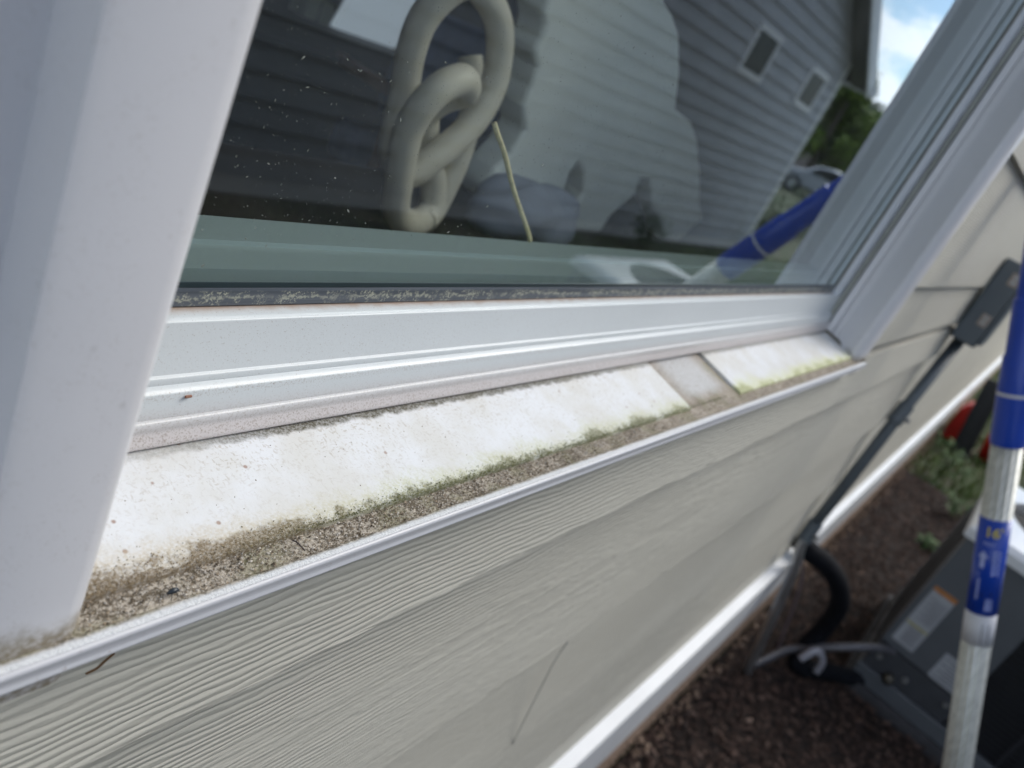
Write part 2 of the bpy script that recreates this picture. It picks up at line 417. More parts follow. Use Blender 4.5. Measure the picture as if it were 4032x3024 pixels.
# loose shredded bark
def chip(mb, p, L_, W_, T_, yaw, pit, rol):
    m = Matrix.Translation(p) @ Matrix.Rotation(yaw, 4, 'Z') @ Matrix.Rotation(pit, 4, 'Y') @ Matrix.Rotation(rol, 4, 'X')
    k = random.uniform(.3, .8)
    vs = [(-L_, -W_ * k, 0), (-L_, W_ * k, 0), (L_, W_, 0), (L_ * .9, -W_, 0), (-L_ * .8, -W_ * k, T_), (-L_ * .9, W_ * k, T_), (L_ * .9, W_ * .8, T_ * .8), (L_ * .7, -W_, T_)]
    mb.add([m @ Vector(v) for v in vs], [(3, 2, 1, 0), (4, 5, 6, 7), (0, 1, 5, 4), (1, 2, 6, 5), (2, 3, 7, 6), (3, 0, 4, 7)])
mb = MB()
for i in range(26000):
    x = 1.15 + 3.9 * random.random() ** 1.25; y = random.uniform(-1.1, .115)
    L_ = random.uniform(.003, .013); 
    chip(mb, Vector((x, y, ground_h(x, y) + .008 + random.random() * .012)), L_, L_ * random.uniform(.12, .4), random.uniform(.001, .004), random.uniform(0, 6.28), random.gauss(0, .35), random.gauss(0, .5))
n = NT('shredded_bark', .85)
isl = n.island()
c = n.mix(n.ramp(isl, 0, .75), (.020, .012, .010, 1), (.105, .062, .047, 1)); c = n.mix(n.ramp(isl, .86, .99), c, (.20, .135, .105, 1))
n.color(c); n.bump(n.noise(400, 4), .6, .002)
o = mb.build('bark_mulch', n.m); o['kind'] = 'stuff'; tag(o, 'dark brown shredded bark mulch covering the bed beside the wall', 'mulch')
# grass tufts beyond the bed
mb = MB()
def blade(mb, x, y, z, h, lean, yaw, w_=.004):
    dx, dy = cos(yaw), sin(yaw); q = Vector((x, y, z)); s = Vector((-dy, dx, 0)) * w_
    a = q + Vector((dx * lean * .4, dy * lean * .4, h * .6)); b = q + Vector((dx * lean, dy * lean, h))
    mb.add([q - s, q + s, a + s * .7, a - s * .7, b], [(0, 1, 2, 3), (3, 2, 4)])
for i in range(15000):
    x = random.uniform(4.7, 14); y = random.uniform(-3.3, .3) if random.random() < .8 else random.uniform(-1.1, .1)
    if x < 5.1 and y > -1.1: continue
    blade(mb, x, y, ground_h(x, y) - .015, random.uniform(.03, .09), random.uniform(0, .05), random.uniform(0, 6.28), .006)
for i in range(9000):
    x = random.uniform(1.5, 13); y = random.uniform(-3.5, -1.2)
    blade(mb, x, y, ground_h(x, y) - .015, random.uniform(.02, .06), random.uniform(0, .03), random.uniform(0, 6.28), .007)
n = NT('grass_blade', .6); n.color(n.mix(n.island(), (.06, .13, .025, 1), (.16, .21, .06, 1)))
o = mb.build('grass', n.m); o['kind'] = 'stuff'; tag(o, 'short green lawn grass growing beyond the mulch bed', 'grass')

# ---------------------------------------------------------------- our house
house = thing('house', 'beige house with fibre cement lap siding seen close along its window wall', 'house', (0, 0, 0))
WX0, WX1 = .045, 1.061            # opening between casings
def board(mb, zb, x0, x1, top):
    # one lapped board: bottom edge zb below lens, reaching up to `top`
    mb.exX([(.1400, D(zb)), (.1478, D(top)), (.1530, D(top)), (.1530, D(zb))], x0, x1)
sd = MB()
courses = [.265, .440, .615, .790, .868]
for i, zb in enumerate(courses):
    top = (courses[i - 1] if i else .1985)
    a = 0.0006 * i
    sd.exX([(.1385, D(zb) + .0015), (.1397, D(zb)), (.1560, D(zb)), (.1560, D(top) + .002), (.1530 if i else .1460, D(top) + .002)], -3.0, 12.0)
zb = .176
o = sd.build('siding', M_SIDE, house); o['label'] = 'beige wood-grained lap siding below the window'
sd = MB()
ups = [.265, .085] + [.085 - .178 * k for k in range(1, 12)]
for i in range(1, len(ups)):
    zb_, top = ups[i], (ups[i + 1] if i + 1 < len(ups) else ups[i] - .178)
    for (x0, x1) in ((-3.0, -.03), (WX1 + .003, 12.0)):
        if zb_ < -1.30: continue
        sd.exX([(.1398, D(zb_)), (.1476, D(top)), (.1560, D(top)), (.1560, D(zb_))], x0, x1)
for (x0, x1) in ((-3.0, -.03), (WX1 + .003, 12.0)):
    sd.exX([(.1421, D(.1765)), (.1476, D(.085)), (.1560, D(.085)), (.1560, D(.1765))], x0, x1)
k = [u for u in ups if u < -1.30]
for i, zb_ in enumerate(k):
    sd.exX([(.1398, D(zb_)), (.1476, D(zb_ - .178)), (.1560, D(zb_ - .178)), (.1560, D(zb_))], -3.0, 12.0)
sd.build('siding', M_SIDE, house)
TOPZ = D(k[-1] - .178)
# wall core behind the siding, with the window hole
bw = MB()
bw.box(-3.0, 12.0, .1575, .26, .02, D(.205)); bw.box(-3.0, .05, .1575, .26, D(.205), TOPZ)
bw.box(1.09, 12.0, .1575, .26, D(.205), TOPZ); bw.box(.05, 1.09, .1575, .26, D(-1.30), TOPZ)
M_DRY = plain('painted_drywall', (.30, .31, .30, 1), .7, var=.05)
bw.build('wall_core', M_DRY, house)
sk = MB(); sk.exX([(.116, D(.873)), (.1175, D(.871)), (.1175, D(1.062)), (.155, D(1.062)), (.155, D(.8685)), (.139, D(.8685))][::1], -3, 12)
o = sk.build('skirt_board', M_WTRIM, house); o['label'] = 'white skirt board along the foot of the siding'
M_FOUND = plain('foundation_brick', (.36, .25, .18, 1), .9, var=.35, scale=25, bump=.004)
fd = MB(); fd.box(-3, 12, .1265, .26, -.1, D(1.063)); fd.build('foundation', M_FOUND, house)
# crumbly ledge of soil and masonry at the foot of the wall
rm = MB()
for i in range(900):
    x = random.uniform(1.0, 6.5); s = random.uniform(.002, .008)
    chip(rm, Vector((x, random.uniform(.085, .125), random.uniform(.0, .09))), s, s * .6, s * .8, random.uniform(0, 6.28), random.gauss(0, .5), random.gauss(0, .5))
n = NT('masonry_crumbs', .9); n.color(n.mix(n.island(), (.10, .065, .048, 1), (.33, .24, .175, 1)))
o = rm.build('soil_crumbs', n.m); o['kind'] = 'stuff'; tag(o, 'tan crumbs of soil and masonry along the foot of the wall', 'rubble')
rf = MB()
for (ya, yb, za, zb_) in ((-.22, 3.4, TOPZ + .02, TOPZ + 1.5), (3.4, 7.0, TOPZ + 1.5, TOPZ + .02)):
    rf.exX([(ya, za), (yb, zb_), (yb, zb_ + .12), (ya, za + .12)], -3.3, 12.3)
rf.build('roof', plain('roof_shingle', (.09, .085, .08, 1), .9, var=.3, scale=40), house)
rb = MB(); rb.box(-3, 12, 6.6, 6.75, 0, TOPZ); rb.box(-3.01, -2.9, .26, 6.6, 0, TOPZ); rb.box(11.9, 12.01, .26, 6.6, 0, TOPZ)
rb.build('outer_wall', M_SIDE, house)
# the room behind the window
rm = MB(); FZ = D(.95)
rm.box(-1.0, 3.4, .27, 4.2, FZ - .03, FZ); rm.build('room_floor', plain('oak_floor', (.10, .065, .04, 1), .45, var=.3, scale=6), house)
rm = MB(); rm.box(-1.03, -1.0, .262, 4.2, FZ, D(-1.45)); rm.box(3.4, 3.43, .262, 4.2, FZ, D(-1.45)); rm.box(-1.03, 3.43, 4.2, 4.23, FZ, D(-1.45)); rm.box(-1.03, 3.43, .262, 4.23, D(-1.45), D(-1.48))
rm.build('room_wall', plain('room_paint', (.13, .14, .15, 1), .8, var=.04), house)

# ---- the window itself (part of the house)
GY = .2035
rail = MB()
prof = [(GY + .0006, .1290), (.1985, .1300), (.1962, .1302), (.1957, .1308), (.1955, .1507), (.1951, .15105), (.1946, .15115), (.1941, .1517),
        (.1939, .15385), (.1930, .1541), (.1913, .1552), (.1908, .1558), (.1906, .1634), (.1901, .1643), (.1902, .1648),
        (.1893, .1646), (.1885, .1651), (.1881, .1662), (.1883, .1677), (.1886, .1688), (.1884, .1700), (.1872, .1722), (.1868, .1736), (.1871, .1744), (.1880, .1746), (.215, .1746), (.215, .1290)]
prof = [(p[0], D(p[1])) for p in prof]
rail.exX(prof, .080, 1.0305)
win = rail.build('window', M_RAIL, house); fixn(win); smooth_by_angle(win, 50); win['label'] = 'white vinyl window with its stepped lower rail'
# side frames, mirrored left and right
def side(sgn, X0, name):
    # X0: position of the reveal; sgn -1 = right side of the opening
    s = sgn
    pts = [(X0 + s * .020, GY + .0006), (X0 + s * .0205, .1985), (X0 + s * .0205, .1965), (X0 + s * .018, .1960), (X0 - s * .018, .1955), (X0 - s * .019, .1960), (X0 - s * .0195, .1990), (X0 - s * .0225, .1990), (X0 - s * .0225, .1920), (X0 - s * .0020, .1875)]
    return pts
fr = MB()
# right frame member
fr.exZ([(1.010, GY + .0006), (1.0105, .1990), (1.0115, .1970), (1.0135, .1962), (1.0537, .1958), (1.0545, .1962), (1.0545, .215), (1.010, .215)], D(.1300), D(-1.25))
o = fr.build('side_frame', M_VINYL, win); fixn(o); fr = MB()
fr.exZ([(.104, GY + .0006), (.1035, .1990), (.1025, .1970), (.1005, .1962), (.0850, .1958), (.0840, .1962), (.0840, .215), (.104, .215)], D(.1300), D(-1.25))
o = fr.build('side_frame', M_VINYL, win); fixn(o)
hd = MB(); hd.box(.085, 1.03, .197, .215, D(-1.2501), D(-1.29)); hd.build('head_frame', M_VINYL, win)
M_GROOVE = plain('groove_grey', (.34, .35, .32, 1), .7)
gv = MB(); gv.box(1.0303, 1.0890, .1906, .1950, D(.1740), D(-1.25)); gv.build('groove_backing', M_GROOVE, win)
gv = MB(); gv.box(.0450, .0838, .1975, .2150, D(.1740), D(-1.25)); gv.build('groove_backing', M_GROOVE, win)
# casing (brickmould), right then left
def casing(mir):
    f = (lambda x: x) if not mir else (lambda x: 1.135 - x)
    pts = [(1.0600, .1890), (1.0312, .1890), (1.0305, .1880), (1.0325, .1715), (1.0405, .1704), (1.0400, .1685), (1.0310, .1475), (1.0290, .1430), (1.0300, .1402), (1.0325, .1370), (1.0345, .1352), (1.0375, .1345), (1.0590, .1345), (1.0612, .1352), (1.0618, .1370), (1.0620, .1490), (1.1100, .1490), (1.1100, .1572), (1.0900, .1572), (1.0900, .1890)]
    if not mir:
        pts = [(1.0600, .1890), (1.0312, .1890), (1.0305, .1880), (1.0310, .1812), (1.0345, .1806), (1.0345, .1788), (1.0308, .1780), (1.0310, .1722), (1.0302, .1705), (1.0215, .1472), (1.0205, .1455), (1.0208, .1432), (1.0235, .1400), (1.0262, .1372), (1.0300, .1356), (1.0345, .1350), (1.0375, .1345), (1.0590, .1345), (1.0612, .1352), (1.0618, .1370), (1.0620, .1490), (1.1100, .1490), (1.1100, .1572), (1.0900, .1572), (1.0900, .1890)]
    c = MB(); c.exZ([(f(x), y) for x, y in pts], D(.1756) if False else D(.205), D(-1.30)); return c
o = casing(False).build('casing', M_CASING, win, smooth=False); fixn(o); smooth_by_angle(o, 38); o['label'] = 'right-hand white casing beside the siding'
o = casing(True).build('casing', M_CASING, win); fixn(o); smooth_by_angle(o, 38); o['label'] = 'left-hand white casing close to the camera'
# grimy caulk at the foot of the right casing
gp = MB(); gp.exZ([(1.0265, .1965), (1.0265, .1400), (1.0309, .1400), (1.0309, .1965)], D(.1895), D(.1850)); 
ck = spline([(1.0288, .188, D(.1746)), (1.0290, .175, D(.177)), (1.0290, .160, D(.1796)), (1.0290, .148, D(.1818)), (1.032, .140, D(.1832)), (1.042, .1355, D(.1842)), (1.053, .1335, D(.1848))], 6)
MB().tube(ck, .0022, 8).build('caulk', M_BROWNGAP, win, smooth=True)
# glass pane
pn = MB(); pn.cur = 0; pn.add([(.099, GY, D(.1300)), (1.0135, GY, D(.1300)), (1.0135, GY, D(-1.255)), (.099, GY, D(-1.255))], [(0, 1, 2, 3)])
pn.cur = 1; pn.add([(.099, GY + .004, D(.1300)), (1.0135, GY + .004, D(.1300)), (1.0135, GY + .004, D(-1.255)), (.099, GY + .004, D(-1.255))], [(3, 2, 1, 0)])
for a, b in ((0, 1), (1, 2), (2, 3), (3, 0)): pn.f.append((a, b, b + 4, a + 4)[::1]); pn.mi.append(1)
o = pn.build('pane', [M_PANE, M_CLEAR], win); o['label'] = 'double glazed pane reflecting the neighbouring house'
# seal between glass and rail (spacer seen through the glass)
sl_ = MB(); sl_.exX([(GY - .0009, D(.1220)), (GY - .0012, D(.1230)), (GY - .0012, D(.1286)), (GY - .0006, D(.1291)), (GY - .0001, D(.1291)), (GY - .0001, D(.1220))], .104, 1.010)
sl_.build('glazing_seal', M_SEAL, win)
bl = MB(); bl.box(.104, 1.010, GY - .0006, GY - .0001, D(.1219), D(.1200)); bl.build('spacer_strip', plain('spacer_dark', (.028, .045, .052, 1), .3, var=.1), win)
for x0, x1 in ((1.0065, 1.0100),):
    b = MB(); b.exZ([(x0, GY - .0001), (x0, GY - .0011), (x1, GY - .0011), (x1, GY - .0001)], D(.1199), D(-1.25)); b.build('side_seal', M_BROWNGAP, win)
# interior sill and inner frame seen through the glass
it = MB(); it.exX([(.2105, D(.1210)), (.2105, D(.1190)), (.2290, D(.1196)), (.2295, D(.1178)), (.2325, D(.1178)), (.2330, D(.1194)), (.2538, D(.1200)), (.2550, D(.1210)), (.2550, D(.150)), (.2105, D(.150))], .05, 1.085)
o = it.build('inner_sill', plain('inner_sill_paint', (.34, .42, .43, 1), .45, var=.03, scale=4), win); fixn(o)
ij = MB(); ij.box(1.050, 1.089, .2155, .2548, D(.1192), D(-1.29)); ij.build('inner_jamb', M_VINYL, win); ij = MB(); ij.box(.051, .085, .2155, .2548, D(.1192), D(-1.29)); ij.build('inner_jamb', M_VINYL, win)

# ---- exterior sill
def sy(n_): return .2094 - .18 * n_          # sill plane: depth below lens at distance n_
def sill_piece(mb, x0, x1, n0, n1, th, nx=2, lift=0.0):
    mb.exX([(n1, D(sy(n1)) + lift), (n0 + .0008, D(sy(n0)) + lift), (n0, D(sy(n0)) + lift - .0006), (n0, D(sy(n0)) + lift - th), (n1, D(sy(n1)) + lift - th)], x0, x1)
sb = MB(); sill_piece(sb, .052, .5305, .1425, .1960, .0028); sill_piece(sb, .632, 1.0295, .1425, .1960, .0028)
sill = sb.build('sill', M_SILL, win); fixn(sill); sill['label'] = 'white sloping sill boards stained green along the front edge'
cb = MB(); cb.exX([(.1960, D(sy(.1960)) - .0029), (.1345, D(sy(.1345)) - .0024), (.1330, D(sy(.1330)) - .0006), (.1312, D(sy(.1312)) + .0003), (.1300, D(sy(.13)) - .0003), (.1300, D(.1925)), (.1420, D(.1945)), (.1960, D(.1945))], -.06, 1.0540, True)
o = cb.build('sill_channel', M_CHAN, win); fixn(o); o['label'] = 'grime-filled channel and recess in front of the sill boards'
lp = MB(); lp.exX([(.1299, D(.1863)), (.1292, D(.1865)), (.1287, D(.1870)), (.1286, D(.1876)), (.1287, D(.1884)), (.1288, D(.1902)), (.1286, D(.1911)), (.1281, D(.1916)), (.1282, D(.1922)), (.1288, D(.1925)), (.1299, D(.1925))], -.08, 1.0560)
o = lp.build('sill_lip', M_LIP, win); fixn(o); smooth_by_angle(o, 60); o['label'] = 'narrow white front lip of the sill'

# dirt crumbs lying on the sill
def crumbs(count, fn, smin, smax):
    mb = MB()
    for i in range(count):
        p = fn()
        if p is None: continue
        s = random.uniform(smin, smax) * (.6 + random.random() ** 3)
        vs = []
        for a in range(6):
            d = [(1, 0, 0), (-1, 0, 0), (0, 1, 0), (0, -1, 0), (0, 0, 1), (0, 0, -1)][a]
            q = Vector(d) * s * random.uniform(.4, 1.1) + Vector((random.uniform(-.3, .3), random.uniform(-.3, .3), random.uniform(-.3, .3))) * s
            vs.append(Vector(p) + q)
        mb.add(vs, [(0, 2, 4), (2, 1, 4), (1, 3, 4), (3, 0, 4), (2, 0, 5), (1, 2, 5), (3, 1, 5), (0, 3, 5)])
    return mb
def c_chan():
    x = random.uniform(.10, 1.03) if random.random() < .55 else random.uniform(.10, .45)
    y = random.uniform(.1335, .1425); z = D(sy(y)) - .0019
    return (x, y, z)
def c_edge():
    x = .10 + .5 * random.random() ** 1.6; y = .1421 + abs(random.gauss(0, .0022 + max(0, (.2 - x)) * .02)) * (1 if random.random() < .7 else .25)
    return (x, y, D(sy(y)) + .0001)
n = NT('dirt_crumbs', .9); isl = n.island()
c = n.mix(n.ramp(isl, 0, .4), (.10, .075, .05, 1), (.33, .26, .18, 1)); c = n.mix(n.ramp(isl, .45, .75), c, (.62, .57, .50, 1)); n.color(c)
M_CRUMB = n.m
o = crumbs(11000, c_chan, .00014, .00050).build('dirt', M_CRUMB); o['kind'] = 'stuff'; tag(o, 'brown and pale gritty dirt filling the channel behind the sill lip', 'dirt')
n = NT('algae_crumbs', .9); isl = n.island(); X, Y, Z = n.xyz()
gcol = n.mix(isl, (.07, .075, .02, 1), (.19, .20, .07, 1)); bcol = n.mix(isl, (.14, .10, .055, 1), (.36, .28, .17, 1))
n.color(n.mix(n.ramp(X, .13, .22), bcol, gcol))
o = crumbs(12000, c_edge, .00008, .00028).build('algae', n.m); o['kind'] = 'stuff'; tag(o, 'green and brown algae crumbs along the front edge of the sill board', 'algae')
# specks scattered over the clean boards
def c_board():
    x = random.uniform(.1, 1.02); y = random.uniform(.146, .185)
    if .53 < x < .632: return None
    return (x, y, D(sy(y)) + .00005)
n = NT('speck', .9); n.color(n.mix(n.island(), (.10, .05, .03, 1), (.35, .25, .15, 1)))
o = crumbs(420, c_board, .00012, .00034).build('specks', n.m); o['kind'] = 'stuff'; tag(o, 'tiny brown specks scattered over the white sill boards', 'specks')
# dust on the glass
mb = MB()
for i in range(7500):
    x = .1 + .8 * random.random() ** 1.3; z = random.uniform(-.12, .1195) if random.random() < .6 else random.gauss(.05, .05)
    if z > .1195: continue
    s = random.uniform(.00006, .00018) * (1 + 1.6 * random.random() ** 10)
    a = random.uniform(0, 3.14); l = s * random.choice([1, 1, 1, 1.5, 3])
    dx, dz = cos(a), sin(a)
    vs = [(x + dx * l, GY - .00008, D(z) + dz * l), (x - dz * s, GY - .00008, D(z) + dx * s), (x - dx * l, GY - .00008, D(z) - dz * l), (x + dz * s, GY - .00008, D(z) - dx * s), (x, GY - .00022, D(z))]
    mb.add(vs, [(0, 1, 4), (1, 2, 4), (2, 3, 4), (3, 0, 4)])
o = mb.build('dust', plain('pale_dust', (.24, .26, .23, 1), .9)); o['kind'] = 'stuff'; tag(o, 'pale dust flecks stuck to the outside of the window glass', 'dust')

# dry leaf bit, dark insect and cobweb strand
LEAFP = [(.1168, .1365, D(.2045)), (.1144, .136, D(.2056)), (.1122, .136, D(.2079)), (.1096, .1365, D(.2092))]
lf = MB()
path = spline(LEAFP, 5)
vs = []; fs = []
for i, p in enumerate(path):
    w_ = .0006 * sin(pi * (i + .4) / len(path)) + .0001
    vs += [p + Vector((w_, 0, w_ * .6)), p + Vector((0, -.0006, 0)), p - Vector((w_, 0, w_ * .6))]
for i in range(len(path) - 1): fs += [(3 * i, 3 * i + 1, 3 * i + 4, 3 * i + 3), (3 * i + 1, 3 * i + 2, 3 * i + 5, 3 * i + 4)]
lf.add(vs, fs); lf.add([v + Vector((0, .0002, 0)) for v in vs], [f[::-1] for f in fs])
tag(lf.build('dry_leaf', plain('dry_leaf', (.16, .085, .035, 1), .7)), 'curled brown dry leaf sliver hanging under the sill lip at lower left', 'leaf')
cw = spline([(.5808, .1380, D(.4429)), (.5797, .1382, D(.4675)), (.5904, .1385, D(.5037)), (.6076, .1380, D(.5706)), (.6203, .1385, D(.6100))], 6)
tag(MB().tube(cw, .00045, 6).build('cobweb_strand', plain('cobweb', (.33, .32, .29, 1), .9)), 'thin grey cobweb strand hanging on the siding', 'cobweb')
bg_ = thing('insect', 'small dark dead insect lying in the sill channel at left', 'insect', (.1300, .1360, D(.1855)))
b = MB(); b.tube([(-.0022, 0, .0004), (-.0012, 0, .0009), (0, 0, .0010), (.0010, 0, .0009), (.0017, 0, .0005)], [.0003, .0008, .0009, .0007, .0003], 8); b.build('body', plain('insect_shell', (.015, .022, .03, 1), .3), bg_, smooth=True)
b = MB()
for sx in (-.001, 0, .001):
    for sg in (-1, 1): b.tube([(sx, sg * .0005, .0008), (sx * 1.6, sg * .0016, .0014), (sx * 2, sg * .0022, .0001)], .00012, 5)
b.build('legs', plain('insect_leg', (.02, .02, .02, 1), .4), bg_)
tw = MB().tube(spline([(.176, .1395, D(.1843) + .0006), (.1765, .1375, D(.1846) + .0014), (.178, .1345, D(.1855) + .0008)], 4), [.0003] * 9, 6)
tag(tw.build('twig', plain('twig_bark', (.05, .035, .03, 1), .8)), 'short dark twig lying across the grimy sill channel', 'twig')
fk = MB(); fk.box(.1575, .1600, .1898, .1906, D(.1572), D(.1563)); tag(fk.build('paint_flake', plain('rust_flake', (.30, .15, .10, 1), .8), bevel=.0002), 'tiny reddish brown flake on the lower ledge of the window rail', 'flake')

# ---------------------------------------------------------------- conduit and disconnect box on the wall
M_PVC = plain('grey_pvc', (.105, .125, .140, 1), .42, var=.06)
M_STEEL = plain('galvanised', (.42, .43, .44, 1), .35, .8, var=.12)
cd = thing('electrical_conduit', 'dark grey conduit running down the siding to the mulch bed', 'conduit', (1.95, .14, 0))
def local(o, t): o.matrix_parent_inverse = t.matrix_basis.inverted(); return o
def build_at(mb, name, mat, parent, **k): return local(mb.build(name, mat, parent, **k), parent)
build_at(MB().tube([(2.085, .121, D(.206)), (1.99, .121, D(.408)), (1.945, .121, D(.745))], .0135, 18), 'pipe', M_PVC, cd, smooth=True)
build_at(MB().tube(spline([(1.945, .121, D(.745)), (1.945, .118, D(.79)), (1.975, .098, D(.87)), (2.05, .071, D(1.05)), (2.153, .04, D(1.29))], 6), .0125, 18), 'lower_pipe', M_STEEL, cd, smooth=True)
for (p, q) in (((2.0, .121, D(.385)), (1.982, .121, D(.430))), ((1.948, .121, D(.722)), (1.944, .119, D(.775)))):
    build_at(MB().tube([p, q], .0175, 18), 'coupling', M_PVC, cd, smooth=False)
for z, x in ((.408, 1.972), (.748, 1.932)):
    s = MB(); s.tube([(x, .103, D(z)), (x - .006, .098, D(z))], .006, 12); build_at(s, 'screw', M_STEEL, cd)
db = thing('disconnect_box', 'dark grey electrical disconnect box mounted on the siding', 'electrical box', (2.0, .14, D(.11)))
b = MB(); b.box(2.0, 2.105, .084, .1398, D(.207), D(.013)); build_at(b, 'enclosure', M_PVC, db, bevel=.004)
b = MB(); b.box(1.996, 2.109, .075, .0845, D(.196), D(.008)); build_at(b, 'cover', M_PVC, db, bevel=.003)
M_COPPER = plain('latch_plate', (.36, .30, .26, 1), .5, .2, var=.15, scale=300)
for zc in (.048, .146):
    b = MB(); b.box(1.9975, 2.0005, .091, .111, D(zc + .014), D(zc - .014)); build_at(b, 'sticker', M_COPPER, db, bevel=.001)
    b = MB()
    for dz in (-.006, .005): b.tube([(1.998, .101, D(zc + dz)), (1.9955, .101, D(zc + dz))], .0045, 12)
    build_at(b, 'knob', M_STEEL, db)

# refrigerant line, whip, cable
M_FOAM = plain('foam_insulation', (.006, .007, .010, 1), .8, spec=.15, var=.3, scale=60, bump=.003)
hp = spline([(2.04, .135, D(.82)), (2.064, .103, D(.84)), (2.112, .055, D(.86)), (2.206, .005, D(.92)), (2.301, -.034, D(1.01)), (2.361, -.043, D(1.12)), (2.361, -.039, D(1.22)), (2.345, -.055, D(1.265)), (2.431, -.122, D(1.268)), (2.50, -.19, D(1.26)), (2.545, -.245, D(1.235))], 8)
tag(MB().tube(hp, .027, 20).build('insulated_pipe', M_FOAM, smooth=True), 'black foam insulated pipe bending from the wall to the air conditioner', 'pipe')
wp = spline([(2.204, .04, D(1.282)), (2.259, .022, D(1.265)), (2.334, -.009, D(1.235)), (2.347, -.067, D(1.175)), (2.37, -.126, D(1.125)), (2.44, -.19, D(1.10)), (2.52, -.235, D(1.12))], 8)
mb = MB(); rr = [.0105 + .0012 * (i % 2) for i in range(len(wp) * 3)]
wp2 = spline(wp, 3); tag(MB().tube(wp2, [.0108 + .0010 * (i % 2) for i in range(len(wp2))], 14).build('flexible_conduit', plain('grey_flex', (.13, .13, .145, 1), .35, .3), smooth=True), 'grey flexible conduit looping into the air conditioner', 'conduit')
wc = spline([(2.290, -.045, D(1.215)), (2.305, -.058, D(1.180)), (2.326, -.075, D(1.178)), (2.350, -.095, D(1.21)), (2.36, -.10, D(1.25))], 6)
tag(MB().tube(wc, .011, 14).build('drain_elbow', plain('white_pvc', (.33, .33, .37, 1), .3), smooth=True), 'short white drain elbow beside the black insulated pipe', 'pipe')
tag(MB().tube(spline([(2.058, .12, D(.85)), (2.12, .085, D(.92)), (2.19, .06, D(1.02)), (2.27, .035, D(1.16)), (2.33, .01, D(1.285))], 8), .004, 8).build('cable', plain('mauve_cable', (.14, .11, .12, 1), .6), smooth=True), 'thin brownish cable hanging beside the insulated pipe', 'cable')

# ---------------------------------------------------------------- air conditioner
ac = thing('air_conditioner', 'dark grey outdoor air conditioner condenser standing in the mulch', 'air conditioner', (2.5, -.178, 0), (0, 0, 0))
M_ACG = plain('ac_grey_paint', (.085, .095, .108, 1), .45, var=.06, scale=8)
M_ACD = plain('ac_dark_coil', (.010, .011, .014, 1), .5, var=.2)
H0, H1 = .05, D(.672)       # local: x = away from camera, -y = away from wall
W = .72
b = MB(); b.box(-.02, W + .02, -W - .02, .02, -.02, .045); b.build('pad', plain('pad_grey', (.045, .045, .05, 1), .8, var=.2), ac, bevel=.006)
b = MB(); b.box(.035, W - .02, -W + .02, -.003, H0, H1 - .01); b.build('coil', M_ACD, ac)
b = MB(); b.box(-.004, W + .004, -W - .004, .004, .046, .10); b.build('base_pan', M_ACG, ac, bevel=.004)
b = MB(); b.box(0, .03, -.262, 0, .195, H1 - .001); b.build('service_panel', M_ACG, ac, bevel=.006)
b = MB(); b.box(.004, .034, -.262, -.002, .101, .189); b.build('lower_panel', plain('ac_grey_low', (.040, .044, .052, 1), .5), ac, bevel=.004)
for (y, z) in ((-.03, .15), (-.12, .14), (-.235, .16)):
    s = MB(); s.tube([(.004, y, z), (-.002, y, z)], .008, 12); s.build('screw', M_STEEL, ac)
for (y, z) in ((-.085, .115),):
    s = MB(); s.tube([(.004, y, z), (-.022, y, z)], .015, 14); s.build('valve', plain('brass', (.12, .11, .09, 1), .35, .7), ac, smooth=True)
# louvres on the faces (pattern of one part)
lv = MB()
z = .11
while z < H1 - .02:
    lv.box(.002, .012, -W + .005, -.268, z, z + .0045); lv.box(.06, W - .03, -.008, .002, z, z + .0045); z += .017
for y in (-.268 - .15, -.268 - .30): lv.box(-.001, .006, y - .004, y + .004, .10, H1 - .01)
for x in (.25, .45): lv.box(x - .004, x + .004, -.004, .004, .10, H1 - .01)
lv.build('louvre_grille', plain('louvre_black', (.016, .018, .024, 1), .45), ac)
for (x, y) in ((W - .03, -.03), (W - .03, -W), (.0, -W)):
    b = MB(); b.box(x, x + .03, y, y + .03, .10, H1 - .001); b.build('corner_post', M_ACG, ac, bevel=.004)
b = MB(); b.box(.030, .064, -.030, 0.0, .10, H1 - .001); b.build('corner_post', M_ACD, ac, bevel=.004)
# top: metal cover with a round opening, sky reflection put into its pale colour
M_LID = plain('ac_lid_sky_sheen', (.62, .64, .67, 1), .3, .2, var=.04)
cx, cy, zt = W / 2, -W / 2, H1
tp = MB(); N_ = 64; vs = []; fs = []
def sq(a, r):
    c_, s_ = cos(a), sin(a); k = r / max(abs(c_), abs(s_)); 
    return c_ * k, s_ * k
rows = [(lambda a: sq(a, W / 2 + .014), -.022), (lambda a: sq(a, W / 2 + .012), .006), (lambda a: sq(a, W / 2 - .006), .022), (lambda a: (cos(a) * .315, sin(a) * .315), .030), (lambda a: (cos(a) * .300, sin(a) * .300), .030), (lambda a: (cos(a) * .292, sin(a) * .292), .0), (lambda a: (cos(a) * .292, sin(a) * .292), -.05)]
for fn, dz in rows:
    for k_ in range(N_):
        a = 2 * pi * k_ / N_ + pi / 4; x, y = fn(a); vs.append((cx + x, cy + y, zt + dz))
for r in range(len(rows) - 1):
    for k_ in range(N_):
        l = (k_ + 1) % N_; fs.append((r * N_ + k_, r * N_ + l, (r + 1) * N_ + l, (r + 1) * N_ + k_))
tp.add(vs, fs); o = tp.build('top_cover', M_LID, ac); fixn(o); smooth_by_angle(o, 35)
fg = MB()
for r in [.04 + .0125 * i for i in range(21)]:
    fg.tube([(cx + cos(t) * r, cy + sin(t) * r, zt + .036 - r * .02) for t in [2 * pi * k_ / 36 for k_ in range(36)]], .0018, 6, True)
